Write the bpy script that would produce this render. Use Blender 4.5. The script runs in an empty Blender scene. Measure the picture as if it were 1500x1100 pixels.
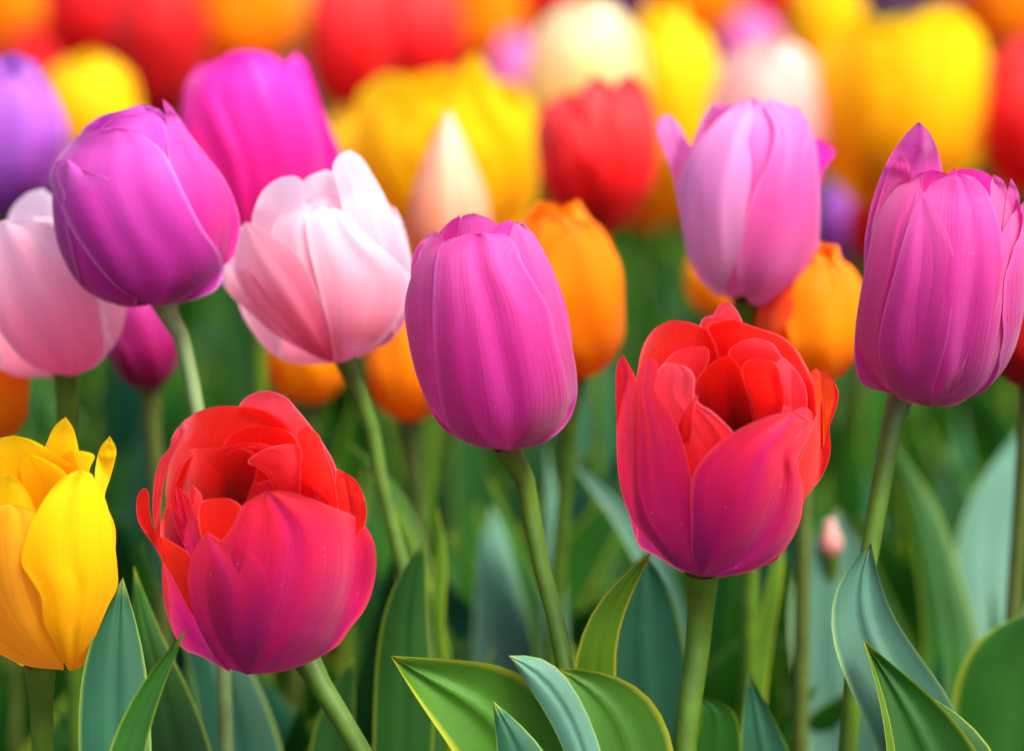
import bpy, math, random
import numpy as np
from mathutils import Vector

# ------------------------------------------------------------------ camera, world, sun, exposure
S = bpy.context.scene
COL = S.collection
PITCH = math.radians(13.0)
CAM_H = 0.69
F = 5625.0                      # focal length in pixels of a 1500 px wide frame (135 mm lens)
cam_d = bpy.data.cameras.new('camera'); cam = bpy.data.objects.new('camera', cam_d); COL.objects.link(cam)
cam.location = (0, 0, CAM_H); cam.rotation_euler = (math.pi / 2 - PITCH, 0, 0)
cam_d.lens = 135; cam_d.sensor_width = 36; cam_d.clip_start = 0.05; cam_d.clip_end = 500
cam_d.dof.use_dof = True; cam_d.dof.focus_distance = 1.055; cam_d.dof.aperture_fstop = 6.6
S.camera = cam
FOG = None
w = bpy.data.worlds.new("World"); S.world = w; w.use_nodes = True
wn = w.node_tree.nodes; wl = w.node_tree.links
bg = wn['Background']; sky = wn.new('ShaderNodeTexSky')
SUN_EL, SUN_AZ = math.radians(58), math.radians(132)       # azimuth clockwise from +Y (the view direction)
sky.sky_type = 'NISHITA'; sky.sun_disc = False; sky.sun_elevation = SUN_EL; sky.sun_rotation = SUN_AZ
sky.air_density = 1.0; sky.dust_density = 3.5; sky.ozone_density = 1.0
wl.new(sky.outputs[0], bg.inputs[0]); bg.inputs[1].default_value = 0.15
sun_d = bpy.data.lights.new('sun', 'SUN'); sun = bpy.data.objects.new('sun', sun_d); COL.objects.link(sun)
sun_d.energy = 3.2; sun_d.angle = math.radians(30); sun_d.color = (1.0, 0.95, 0.88)
sdir = Vector((math.sin(SUN_AZ) * math.cos(SUN_EL), math.cos(SUN_AZ) * math.cos(SUN_EL), math.sin(SUN_EL)))
sun.rotation_euler = sdir.to_track_quat('Z', 'Y').to_euler()
S.view_settings.view_transform = 'Standard'; S.view_settings.look = 'None'
S.view_settings.exposure = 1.32; S.view_settings.gamma = 1
S.render.engine = 'CYCLES'
S.cycles.use_denoising = True
S.cycles.max_bounces = 10; S.cycles.transmission_bounces = 6; S.cycles.diffuse_bounces = 6
S.cycles.sample_clamp_indirect = 6

# ------------------------------------------------------------------ geometry of the view (pixel + real distance -> a place in the bed)
RT = np.array([1.0, 0, 0]); FW = np.array([0, math.cos(PITCH), -math.sin(PITCH)]); UP = np.array([0, math.sin(PITCH), math.cos(PITCH)])
CAMP = np.array([0, 0, CAM_H])
def W(px, py, d):
    px = np.asarray(px, float); py = np.asarray(py, float); d = np.asarray(d, float)
    return CAMP + d[..., None] * (FW + ((px - 750) / F)[..., None] * RT + ((550 - py) / F)[..., None] * UP)
def PX(p):
    q = np.asarray(p, float) - CAMP; d = q @ FW
    return 750 + F * (q @ RT) / d, 550 - F * (q @ UP) / d, d

# ------------------------------------------------------------------ materials
MATS = {}
def nd(t, typ, **kw):
    n = t.nodes.new(typ)
    for k, v in kw.items(): setattr(n, k, v)
    return n
def petal_mat(name, base, mid, tip, edge=None, rib=None, trans=0.5, vein=0.08, bump=0.4, rough=0.45, sheen=0.12, v0=0.12, v1=0.55, v2=0.95, ribw=0.10, coat=0.0, spec=0.22, fleck=0.0):
    """pigment runs base -> mid -> tip along the petal, a paler margin, a rib streak, fine lengthwise veins"""
    m = bpy.data.materials.new(name); m.use_nodes = True; t = m.node_tree; t.nodes.clear(); L = t.links.new
    out = nd(t, 'ShaderNodeOutputMaterial'); pr = nd(t, 'ShaderNodeBsdfPrincipled'); tr = nd(t, 'ShaderNodeBsdfTranslucent'); mx = nd(t, 'ShaderNodeMixShader')
    uv = nd(t, 'ShaderNodeUVMap'); sp = nd(t, 'ShaderNodeSeparateXYZ'); L(uv.outputs[0], sp.inputs[0])
    # slightly wandering v for the pigment
    obi = nd(t, 'ShaderNodeObjectInfo')
    mp0 = nd(t, 'ShaderNodeMapping'); mp0.inputs['Scale'].default_value = (3, 1.5, 1); L(uv.outputs[0], mp0.inputs[0])
    n0 = nd(t, 'ShaderNodeTexNoise', noise_dimensions='4D'); n0.inputs['Scale'].default_value = 1.6; L(mp0.outputs[0], n0.inputs['Vector']); L(obi.outputs['Random'], n0.inputs['W'])
    ad = nd(t, 'ShaderNodeMath', operation='MULTIPLY_ADD'); L(n0.outputs[0], ad.inputs[0]); ad.inputs[1].default_value = 0.35; ad.inputs[2].default_value = -0.175
    vv = nd(t, 'ShaderNodeMath', operation='ADD'); L(sp.outputs[1], vv.inputs[0]); L(ad.outputs[0], vv.inputs[1])
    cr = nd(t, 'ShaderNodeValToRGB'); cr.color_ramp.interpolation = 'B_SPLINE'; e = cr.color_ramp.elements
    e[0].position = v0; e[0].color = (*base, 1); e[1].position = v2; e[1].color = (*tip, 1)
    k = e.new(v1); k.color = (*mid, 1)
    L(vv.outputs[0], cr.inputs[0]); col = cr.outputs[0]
    # |u|
    su = nd(t, 'ShaderNodeMath', operation='MULTIPLY_ADD'); L(sp.outputs[0], su.inputs[0]); su.inputs[1].default_value = 2; su.inputs[2].default_value = -1
    au = nd(t, 'ShaderNodeMath', operation='ABSOLUTE'); L(su.outputs[0], au.inputs[0])
    if rib:
        mr = nd(t, 'ShaderNodeMapRange', interpolation_type='SMOOTHSTEP'); mr.inputs['From Min'].default_value = 0; mr.inputs['From Max'].default_value = ribw * 3
        mr.inputs['To Min'].default_value = 0.5; mr.inputs['To Max'].default_value = 0; L(au.outputs[0], mr.inputs[0])
        mm = nd(t, 'ShaderNodeMix', data_type='RGBA'); L(mr.outputs[0], mm.inputs[0]); L(col, mm.inputs[6]); mm.inputs[7].default_value = (*rib, 1); col = mm.outputs[2]
    if edge:
        mr = nd(t, 'ShaderNodeMapRange', interpolation_type='SMOOTHSTEP'); mr.inputs['From Min'].default_value = 0.9; mr.inputs['From Max'].default_value = 1
        mr.inputs['To Min'].default_value = 0; mr.inputs['To Max'].default_value = 0.6; L(au.outputs[0], mr.inputs[0])
        mm = nd(t, 'ShaderNodeMix', data_type='RGBA'); L(mr.outputs[0], mm.inputs[0]); L(col, mm.inputs[6]); mm.inputs[7].default_value = (*edge, 1); col = mm.outputs[2]
    # veins
    mp = nd(t, 'ShaderNodeMapping'); mp.inputs['Scale'].default_value = (44, 1.3, 1); L(uv.outputs[0], mp.inputs[0])
    n1 = nd(t, 'ShaderNodeTexNoise', noise_dimensions='4D'); n1.inputs['Scale'].default_value = 1.5; n1.inputs['Detail'].default_value = 5; n1.inputs['Distortion'].default_value = 0.25
    L(mp.outputs[0], n1.inputs['Vector']); L(obi.outputs['Random'], n1.inputs['W'])
    mp2 = nd(t, 'ShaderNodeMapping'); mp2.inputs['Scale'].default_value = (150, 5, 1); L(uv.outputs[0], mp2.inputs[0])
    n2 = nd(t, 'ShaderNodeTexNoise'); n2.inputs['Scale'].default_value = 1.5; n2.inputs['Detail'].default_value = 3; L(mp2.outputs[0], n2.inputs['Vector'])
    mr = nd(t, 'ShaderNodeMapRange'); mr.inputs['From Min'].default_value = 0.3; mr.inputs['From Max'].default_value = 0.7
    mr.inputs['To Min'].default_value = 1 - vein; mr.inputs['To Max'].default_value = 1 + vein; L(n1.outputs[0], mr.inputs[0])
    ml = nd(t, 'ShaderNodeMix', data_type='RGBA', blend_type='MULTIPLY'); ml.inputs[0].default_value = 1; L(col, ml.inputs[6]); L(mr.outputs[0], ml.inputs[7]); col = ml.outputs[2]
    if fleck:                                      # sparse pollen and dust specks
        geo = nd(t, 'ShaderNodeNewGeometry'); vo = nd(t, 'ShaderNodeTexVoronoi'); vo.inputs['Scale'].default_value = 260; L(geo.outputs['Position'], vo.inputs['Vector'])
        lt = nd(t, 'ShaderNodeMath', operation='LESS_THAN'); L(vo.outputs['Distance'], lt.inputs[0]); lt.inputs[1].default_value = 0.05
        sx = nd(t, 'ShaderNodeSeparateXYZ'); L(vo.outputs['Color'], sx.inputs[0]); gt = nd(t, 'ShaderNodeMath', operation='GREATER_THAN'); L(sx.outputs[0], gt.inputs[0]); gt.inputs[1].default_value = 0.7
        mm = nd(t, 'ShaderNodeMath', operation='MULTIPLY'); L(lt.outputs[0], mm.inputs[0]); L(gt.outputs[0], mm.inputs[1])
        m2 = nd(t, 'ShaderNodeMath', operation='MULTIPLY'); L(mm.outputs[0], m2.inputs[0]); m2.inputs[1].default_value = fleck
        mc = nd(t, 'ShaderNodeMix', data_type='RGBA'); L(m2.outputs[0], mc.inputs[0]); L(col, mc.inputs[6]); mc.inputs[7].default_value = (.9, .72, .75, 1); col = mc.outputs[2]
    bsum = nd(t, 'ShaderNodeMath', operation='MULTIPLY_ADD'); L(n2.outputs[0], bsum.inputs[0]); bsum.inputs[1].default_value = 0.6; L(n1.outputs[0], bsum.inputs[2])
    bp = nd(t, 'ShaderNodeBump'); bp.inputs['Strength'].default_value = bump; bp.inputs['Distance'].default_value = 0.0004; L(bsum.outputs[0], bp.inputs['Height'])
    L(col, pr.inputs['Base Color']); pr.inputs['Roughness'].default_value = rough; pr.inputs['Specular IOR Level'].default_value = spec
    pr.inputs['Sheen Weight'].default_value = sheen; pr.inputs['Sheen Roughness'].default_value = 0.4
    L(col, tr.inputs['Color']); L(bp.outputs[0], pr.inputs['Normal']); L(bp.outputs[0], tr.inputs['Normal'])
    mx.inputs[0].default_value = trans; L(pr.outputs[0], mx.inputs[1]); L(tr.outputs[0], mx.inputs[2]); L(mx.outputs[0], out.inputs[0])
    MATS[name] = m; return m

def leaf_mat(name, colr, edge, rough=0.42, trans=0.35, ew=0.90, spec=0.5, tipc=None):
    m = bpy.data.materials.new(name); m.use_nodes = True; t = m.node_tree; t.nodes.clear(); L = t.links.new
    out = nd(t, 'ShaderNodeOutputMaterial'); pr = nd(t, 'ShaderNodeBsdfPrincipled'); tr = nd(t, 'ShaderNodeBsdfTranslucent'); mx = nd(t, 'ShaderNodeMixShader')
    uv = nd(t, 'ShaderNodeUVMap'); sp = nd(t, 'ShaderNodeSeparateXYZ'); L(uv.outputs[0], sp.inputs[0]); obi = nd(t, 'ShaderNodeObjectInfo')
    geo = nd(t, 'ShaderNodeNewGeometry')
    n0 = nd(t, 'ShaderNodeTexNoise'); n0.inputs['Scale'].default_value = 22; n0.inputs['Detail'].default_value = 3; L(geo.outputs['Position'], n0.inputs['Vector'])
    mr = nd(t, 'ShaderNodeMapRange'); mr.inputs['From Min'].default_value = 0.3; mr.inputs['From Max'].default_value = 0.7; mr.inputs['To Min'].default_value = 0.7; mr.inputs['To Max'].default_value = 1.35; L(n0.outputs[0], mr.inputs[0])
    mp = nd(t, 'ShaderNodeMapping'); mp.inputs['Scale'].default_value = (46, 0.8, 1); L(uv.outputs[0], mp.inputs[0])
    n1 = nd(t, 'ShaderNodeTexNoise', noise_dimensions='4D'); n1.inputs['Scale'].default_value = 1.4; n1.inputs['Detail'].default_value = 3; L(mp.outputs[0], n1.inputs['Vector']); L(obi.outputs['Random'], n1.inputs['W'])
    mv = nd(t, 'ShaderNodeMapRange'); mv.inputs['From Min'].default_value = 0.3; mv.inputs['From Max'].default_value = 0.7; mv.inputs['To Min'].default_value = 0.9; mv.inputs['To Max'].default_value = 1.1; L(n1.outputs[0], mv.inputs[0])
    mu = nd(t, 'ShaderNodeMath', operation='MULTIPLY'); L(mr.outputs[0], mu.inputs[0]); L(mv.outputs[0], mu.inputs[1])
    ml = nd(t, 'ShaderNodeMix', data_type='RGBA', blend_type='MULTIPLY'); ml.inputs[0].default_value = 1; ml.inputs[6].default_value = (*colr, 1); L(mu.outputs[0], ml.inputs[7]); col = ml.outputs[2]
    su = nd(t, 'ShaderNodeMath', operation='MULTIPLY_ADD'); L(sp.outputs[0], su.inputs[0]); su.inputs[1].default_value = 2; su.inputs[2].default_value = -1
    au = nd(t, 'ShaderNodeMath', operation='ABSOLUTE'); L(su.outputs[0], au.inputs[0])
    me = nd(t, 'ShaderNodeMapRange', interpolation_type='SMOOTHSTEP'); me.inputs['From Min'].default_value = ew - 0.12; me.inputs['From Max'].default_value = ew + 0.04; L(au.outputs[0], me.inputs[0])
    mt = nd(t, 'ShaderNodeMapRange', interpolation_type='SMOOTHSTEP'); mt.inputs['From Min'].default_value = 0.98; mt.inputs['From Max'].default_value = 1.0; L(sp.outputs[1], mt.inputs[0])
    mm = nd(t, 'ShaderNodeMath', operation='MAXIMUM'); L(me.outputs[0], mm.inputs[0]); L(mt.outputs[0], mm.inputs[1])
    mc = nd(t, 'ShaderNodeMix', data_type='RGBA'); L(mm.outputs[0], mc.inputs[0]); L(col, mc.inputs[6]); mc.inputs[7].default_value = (*edge, 1); col = mc.outputs[2]
    bp = nd(t, 'ShaderNodeBump'); bp.inputs['Strength'].default_value = 0.2; bp.inputs['Distance'].default_value = 0.0005; L(n1.outputs[0], bp.inputs['Height'])
    L(col, pr.inputs['Base Color']); pr.inputs['Roughness'].default_value = rough; pr.inputs['Specular IOR Level'].default_value = spec
    L(col, tr.inputs['Color']); L(bp.outputs[0], pr.inputs['Normal'])
    mx.inputs[0].default_value = trans; L(pr.outputs[0], mx.inputs[1]); L(tr.outputs[0], mx.inputs[2]); L(mx.outputs[0], out.inputs[0])
    MATS[name] = m; return m

def plain_mat(name, c, rough=0.5, scale=60, amt=0.3, spec=0.4):
    m = bpy.data.materials.new(name); m.use_nodes = True; t = m.node_tree; L = t.links.new
    pr = t.nodes['Principled BSDF']; geo = nd(t, 'ShaderNodeNewGeometry')
    n0 = nd(t, 'ShaderNodeTexNoise'); n0.inputs['Scale'].default_value = scale; n0.inputs['Detail'].default_value = 5; L(geo.outputs['Position'], n0.inputs['Vector'])
    mr = nd(t, 'ShaderNodeMapRange'); mr.inputs['From Min'].default_value = 0.3; mr.inputs['From Max'].default_value = 0.7; mr.inputs['To Min'].default_value = 1 - amt; mr.inputs['To Max'].default_value = 1 + amt; L(n0.outputs[0], mr.inputs[0])
    ml = nd(t, 'ShaderNodeMix', data_type='RGBA', blend_type='MULTIPLY'); ml.inputs[0].default_value = 1; ml.inputs[6].default_value = (*c, 1); L(mr.outputs[0], ml.inputs[7])
    L(ml.outputs[2], pr.inputs['Base Color']); pr.inputs['Roughness'].default_value = rough; pr.inputs['Specular IOR Level'].default_value = spec
    bp = nd(t, 'ShaderNodeBump'); bp.inputs['Strength'].default_value = 0.4; bp.inputs['Distance'].default_value = 0.001; L(n0.outputs[0], bp.inputs['Height']); L(bp.outputs[0], pr.inputs['Normal'])
    MATS[name] = m; return m

petal_mat('magenta', (.58, .045, .34), (.72, .036, .34), (.79, .11, .48), edge=(.82, .18, .56), rib=(.68, .036, .36), sheen=.32, spec=.38, bump=.8, vein=.10, trans=.58, fleck=.6)
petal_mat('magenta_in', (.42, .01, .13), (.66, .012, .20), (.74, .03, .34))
petal_mat('magenta_rose', (.62, .032, .26), (.76, .030, .29), (.81, .11, .45), edge=(.84, .20, .52), rib=(.77, .06, .37), sheen=.32, spec=.38, bump=.8, vein=.10, trans=.58, fleck=.6)
petal_mat('red_out', (.42, .008, .18), (.78, .010, .085), (.97, .028, .035), edge=(.97, .12, .13), v0=0.12, v1=0.50, v2=0.86, rib=(.66, .012, .14), trans=.5, spec=.3, sheen=.15, bump=.6, fleck=.5)
petal_mat('red_front', (.40, .007, .20), (.72, .010, .115), (.97, .028, .042), edge=(.97, .09, .11), rib=(.60, .012, .19), v0=0.16, v1=0.52, v2=0.88, trans=.5, spec=.3, sheen=.15, bump=.6, fleck=.5)
petal_mat('red_in', (.08, .003, .003), (.90, .008, .004), (.97, .032, .020), edge=(.97, .20, .20), v0=0.02, v1=0.38, v2=1.0, trans=0.55)  # near-black base paints the shade deep inside the cup
petal_mat('red_front_soft', (.40, .007, .20), (.68, .010, .13), (.92, .030, .08), rib=(.58, .012, .20), v0=0.16, v1=0.55, v2=0.97, trans=.5, spec=.3, sheen=.15, bump=.6, fleck=.5)
petal_mat('red_hollow_shade', (.09, .003, .003), (.55, .006, .003), (.97, .016, .006), edge=(.97, .15, .13), v0=0.46, v1=0.66, v2=.92, trans=0.5, bump=.6)  # dark lower part paints the hollow's shade, along with the natural inner blotch
petal_mat('red_pinkish', (.60, .008, .01), (.94, .022, .025), (.97, .085, .12), edge=(.97, .32, .42), trans=0.55, spec=.3)
petal_mat('orange_red', (.80, .08, .005), (.88, .14, .01), (.85, .04, .02), edge=(.85, .06, .03), trans=0.5)
petal_mat('yellow', (.93, .45, .004), (.95, .56, .004), (.96, .65, .006), vein=0.06, rib=(.93, .50, .005), sheen=0.03, spec=.12)
petal_mat('yellow_warm', (.86, .40, .01), (.85, .36, .02), (.92, .56, .01), vein=0.14)
petal_mat('purple', (.36, .02, .24), (.60, .035, .40), (.72, .12, .56), edge=(.80, .30, .68), vein=0.10, bump=.3, sheen=.15, trans=.55)
petal_mat('purple_hot', (.46, .01, .16), (.78, .025, .34), (.78, .12, .50), edge=(.80, .24, .58), trans=.55)
petal_mat('pale_pink', (.84, .16, .30), (.90, .42, .53), (.93, .76, .82), edge=(.94, .85, .88), vein=0.07, v0=0.0, v1=0.4, v2=0.85, trans=.6)
petal_mat('pale_pink_deep', (.84, .10, .24), (.89, .30, .43), (.93, .68, .77), edge=(.94, .80, .84), vein=0.07, trans=.6)
petal_mat('pink_lilac', (.74, .20, .45), (.76, .055, .36), (.84, .26, .58), edge=(.87, .36, .62), vein=0.06, bump=.15)
petal_mat('pink_lilac_pale', (.80, .40, .62), (.78, .30, .64), (.84, .34, .64), edge=(.86, .40, .70), vein=0.05, bump=.15)
petal_mat('hot_magenta', (.76, .012, .20), (.84, .016, .34), (.87, .040, .50), edge=(.88, .06, .52), vein=0.06, bump=.2)
petal_mat('violet', (.22, .01, .22), (.44, .09, .56), (.50, .15, .60), edge=(.80, .32, .48), rib=(.42, .12, .60), ribw=.2)
petal_mat('dark_magenta', (.34, .005, .08), (.46, .012, .18), (.58, .06, .36), edge=(.62, .10, .42))
petal_mat('orange', (.92, .20, .004), (.96, .36, .004), (.96, .21, .004), edge=(.95, .12, .004), vein=0.08, spec=.12, sheen=.03)
petal_mat('yellow_orange', (.93, .26, .004), (.95, .40, .004), (.96, .52, .006), vein=0.08, spec=.12, sheen=.03)
petal_mat('red', (.70, .004, .004), (.90, .010, .012), (.97, .085, .090), edge=(.95, .05, .07), vein=0.06, trans=.55)  # tip lightened to paint in the glow along blurred rims
petal_mat('deep_red', (.30, .002, .006), (.62, .006, .006), (.80, .02, .02), vein=0.1)
petal_mat('pale_yellow', (.90, .40, .02), (.92, .58, .10), (.94, .84, .55), vein=0.05)
petal_mat('peach', (.90, .38, .20), (.93, .46, .26), (.96, .78, .55), edge=(.95, .84, .62), vein=0.05, rib=(.90, .38, .20))
petal_mat('peach_pink', (.88, .34, .30), (.90, .44, .38), (.93, .62, .54), edge=(.94, .74, .64), vein=0.05)
leaf_mat('leaf_blue', (.010, .068, .028), (.15, .24, .03), rough=0.55, trans=0.15, spec=.28, ew=.98)
leaf_mat('leaf_pale', (.055, .155, .095), (.18, .28, .09), rough=0.55, trans=0.15, spec=.35, ew=.98)
leaf_mat('leaf_green', (.016, .090, .005), (.22, .30, .015), rough=0.5, trans=0.34, ew=.97, spec=.28)
leaf_mat('leaf_lime', (.085, .19, .005), (.42, .40, .015), rough=0.45, trans=0.45, ew=0.92, spec=.3)
leaf_mat('leaf_deep', (.004, .036, .003), (.03, .10, .005), rough=0.6, trans=0.3, spec=.12)  # dark leaf green, also used low down as painted shade
leaf_mat('leaf_green_lit', (.050, .150, .010), (.36, .38, .02), rough=0.48, trans=0.38, ew=.93, spec=.3)  # brighter copy of the leaf green, with the lit look put into its colour
leaf_mat('leaf_mid', (.018, .100, .005), (.20, .28, .01), rough=0.5, trans=0.4, spec=.25)
leaf_mat('leaf_teal', (.012, .080, .038), (.08, .16, .03), rough=0.45, trans=0.2, spec=.35)
leaf_mat('leaf_yellow', (.40, .34, .015), (.60, .48, .02), rough=0.5, trans=0.45)
plain_mat('stem_green', (.060, .125, .006), 0.42, 90, .25)
plain_mat('stem_pale', (.13, .20, .07), 0.45, 90, .2)
plain_mat('stem_brown', (.065, .090, .012), 0.5, 90, .2)
plain_mat('soil', (.035, .024, .016), 0.95, 30, .5, .1)
plain_mat('pistil_green', (.30, .32, .08), 0.5, 200, .2)
plain_mat('anther_dark', (.035, .012, .02), 0.6, 300, .3)

# ------------------------------------------------------------------ mesh building
def link(o):
    COL.objects.link(o); return o
class Plant:
    """a plant: an Empty on the soil that parents everything that grows from it"""
    def __init__(s, name, label, cat, root, group):
        s.root = np.array(root, float)
        s.o = link(bpy.data.objects.new(name, None)); s.o.location = s.root.tolist(); s.o.empty_display_size = 0.02
        s.o['label'] = label; s.o['category'] = cat
        if group: s.o['group'] = group
    def mesh(s, name, verts, faces, mat, uvs=None, label=None, parent=None, kind=None):
        me = bpy.data.meshes.new(name)
        me.from_pydata((np.asarray(verts) - s.root).tolist(), [], faces)
        me.polygons.foreach_set('use_smooth', [True] * len(me.polygons))
        if uvs is not None:
            ul = me.uv_layers.new(name='UVMap'); vi = np.empty(len(me.loops), int); me.loops.foreach_get('vertex_index', vi)
            ul.data.foreach_set('uv', np.asarray(uvs, float)[vi].ravel())
        me.materials.append(MATS[mat]); o = link(bpy.data.objects.new(name, me)); o.parent = parent or s.o
        if label: o['label'] = label
        return o
def grid_faces(nv, nu):
    return [(j * nu + i, j * nu + i + 1, (j + 1) * nu + i + 1, (j + 1) * nu + i) for j in range(nv - 1) for i in range(nu - 1)]
def grid_uv(nv, nu):
    u, v = np.meshgrid(np.linspace(0, 1, nu), np.linspace(0, 1, nv)); return np.stack([u.ravel(), v.ravel()], 1)
def spline(pts, n):
    """Catmull-Rom through pts, resampled evenly by arc length"""
    P = np.array(pts, float)
    if len(P) == 2: return P[0] + (P[1] - P[0]) * np.linspace(0, 1, n)[:, None]
    Q = np.vstack([2 * P[0] - P[1], P, 2 * P[-1] - P[-2]]); out = []
    for i in range(1, len(Q) - 2):
        p0, p1, p2, p3 = Q[i - 1:i + 3]
        d0, d1, d2 = [max(np.linalg.norm(b - a), 1e-6) ** .5 for a, b in ((p0, p1), (p1, p2), (p2, p3))]
        m1 = (p1 - p0) / d0 - (p2 - p0) / (d0 + d1) + (p2 - p1) / d1; m2 = (p2 - p1) / d1 - (p3 - p1) / (d1 + d2) + (p3 - p2) / d2
        m1 *= d1; m2 *= d1
        for t in np.linspace(0, 1, 14, endpoint=False):
            out.append((2 * t**3 - 3 * t**2 + 1) * p1 + (t**3 - 2 * t**2 + t) * m1 + (-2 * t**3 + 3 * t**2) * p2 + (t**3 - t**2) * m2)
    out.append(P[-1]); out = np.array(out)
    s = np.r_[0, np.cumsum(np.linalg.norm(np.diff(out, axis=0), axis=1))]
    t = np.linspace(0, s[-1], n)
    return np.stack([np.interp(t, s, out[:, k]) for k in range(out.shape[1])], 1)
def tube(path, radii, n=12):
    path = np.asarray(path, float); nv = len(path); T = np.gradient(path, axis=0); T /= np.linalg.norm(T, axis=1)[:, None]
    ref = np.array([0.0, 1.0, 0.1]); V = []
    for p, t, r in zip(path, T, radii):
        a = np.cross(t, ref); a /= np.linalg.norm(a); b = np.cross(t, a)
        for k in range(n):
            th = 2 * math.pi * k / n; V.append(p + r * (math.cos(th) * a + math.sin(th) * b))
    fc = [(j * n + k, j * n + (k + 1) % n, (j + 1) * n + (k + 1) % n, (j + 1) * n + k) for j in range(nv - 1) for k in range(n)]
    fc.append(tuple(range((nv - 1) * n, nv * n)))
    return V, fc

def under(px, py, d, dx=0.0):
    p = W(px, py, d); return (p[0] + dx, p[1] + .01, 0.0)

FG = 1.35
class Flower(Plant):
    """a tulip: axis from base pixel to rim pixel at distance d, a cup profile R(h) in frame pixels, leaning towards the viewer by lean"""
    def __init__(s, label, base, top, d, prof, lean=18, crop=None, root=None, name='tulip', cat='tulip', group='tulips growing in the flower bed'):
        s.crop = crop or (0, 0, 1); s.d = d
        s.b = s.c(base); s.t = s.c(top)
        v = np.array([s.t[0] - s.b[0], -(s.t[1] - s.b[1])]); ln = np.linalg.norm(v); le = math.radians(lean)
        s.H = ln / math.cos(le); s.ax = np.array([v[0] / ln * math.cos(le), v[1] / ln * math.cos(le), math.sin(le)])
        s.ph = np.array([q[0] for q in prof]); s.pr = np.array([q[1] for q in prof], float) / s.crop[2]
        if crop: s.d = d = d + (s.H * math.sin(le) * .5 + s.pr.max()) * d / F     # d was the distance of its front face
        s.O = W(*s.b, d); s.k = d / F
        if root is None: root = (s.O[0], s.O[1] + .01, 0)
        super().__init__(name, label, cat, root, group)
        s.A = s.dirw(s.ax)
        x = np.cross(s.A, -FW); s.X = x / np.linalg.norm(x) * 1.0; s.X = -s.X if s.X @ RT < 0 else s.X
        s.Y = np.cross(s.A, s.X); s.Y = -s.Y if s.Y @ -FW < 0 else s.Y            # Y towards the viewer
    def dirw(s, a): return RT * a[0] + UP * a[1] - FW * a[2]
    def c(s, p): return (s.crop[0] + p[0] / s.crop[2], s.crop[1] + p[1] / s.crop[2])
    def R(s, h):
        if not hasattr(s, 'dense'):
            q = spline(np.stack([s.ph * s.pr.max(), s.pr], 1), 400); o = np.argsort(q[:, 0]); s.dense = (q[o, 0] / s.pr.max(), q[o, 1])
        return np.interp(h, *s.dense)
    def solve(s, px, py, side, k):
        X = (px - s.b[0]); Y = -(py - s.b[1]); Rm = s.pr.max() * 1.6
        T = np.linspace(-Rm, Rm, 161) + s.H * s.ax[2] * .5
        P = np.stack([np.broadcast_to(X[:, None], (len(X), len(T))), np.broadcast_to(Y[:, None], (len(X), len(T))), np.broadcast_to(T, (len(X), len(T)))], -1)
        hh = P @ s.ax; rad = np.linalg.norm(P - hh[..., None] * s.ax, axis=-1)
        f = rad - s.R(hh / s.H) * k
        neg = f < 0; res = np.empty(len(X))
        for i in range(len(X)):
            idx = np.nonzero(neg[i])[0]
            if len(idx) == 0: res[i] = T[np.argmin(f[i])]; continue
            if side > 0:
                j = idx[-1]; res[i] = T[j] if j + 1 >= len(T) else T[j] + (T[j + 1] - T[j]) * (-f[i, j]) / max(f[i, j + 1] - f[i, j], 1e-9)
            else:
                j = idx[0]; res[i] = T[j] if j == 0 else T[j] - (T[j] - T[j - 1]) * (-f[i, j]) / max(f[i, j - 1] - f[i, j], 1e-9)
        return res
    def petal(s, Lp, Rp, mat, side=1, k=1.0, off=0.0, folds=(), lift=3.0, wav=1.2, nv=52, nu=30, sm=3, seed=None, label=None, edgeback=0.0, name='petal'):
        """a petal between its left and right margins (base -> tip), laid on the cup; off and folds in crop pixels towards the viewer"""
        sc = s.crop[2]
        Lq = spline([s.c(p) for p in Lp], nv); Rq = spline([s.c(p) for p in Rp], nv)
        u = np.linspace(0, 1, nu); v = np.linspace(0, 1, nv)
        G = Lq[:, None, :] * (1 - u)[None, :, None] + Rq[:, None, :] * u[None, :, None]
        T = s.solve(G[..., 0].ravel(), G[..., 1].ravel(), side, k).reshape(nv, nu)
        for _ in range(sm):
            Tp = np.pad(T, 1, mode='edge'); Tp[0, 1:-1] = 2 * T[0] - T[1]; Tp[-1, 1:-1] = 2 * T[-1] - T[-2]
            Tp[1:-1, 0] = 2 * T[:, 0] - T[:, 1]; Tp[1:-1, -1] = 2 * T[:, -1] - T[:, -2]
            T = .5 * T + .125 * (Tp[:-2, 1:-1] + Tp[2:, 1:-1] + Tp[1:-1, :-2] + Tp[1:-1, 2:])
        U, V = np.meshgrid(u, v); U2 = U * 2 - 1
        rng = random.Random(seed if seed is not None else int(abs(Lp[-1][0] * 7 + Lp[-1][1] * 13 + len(Lp))))
        env = np.clip(np.sin(np.pi * np.clip(V, 0, 1)), 0, 1) ** .6
        D = np.zeros_like(T)
        for fo in folds:                                   # (u at base, u at tip, height, width)
            uc = fo[0] + (fo[1] - fo[0]) * V + .02 * np.sin(V * 9 + fo[0] * 20); D += FG * fo[2] / sc * np.exp(-((U - uc) / fo[3]) ** 2) * env
        for q in range(5):                                 # natural unevenness
            a, b, p, z = rng.uniform(3, 10), rng.uniform(1, 4), rng.uniform(0, 6.28), rng.uniform(.4, 1)
            D += wav * z / sc * np.sin(a * U + b * V * 2 + p) * env
        D += (lift / sc) * np.clip((np.abs(U2) - .72) / .28, 0, 1) ** 2 * V
        D += wav * 1.3 / sc * np.sin(V * rng.uniform(14, 24) + p) * np.abs(U2) ** 5
        T = T + D * (1 if side > 0 else .8) + off / sc
        P = W(G[..., 0], G[..., 1], s.d - T * s.k).reshape(-1, 3)
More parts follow.
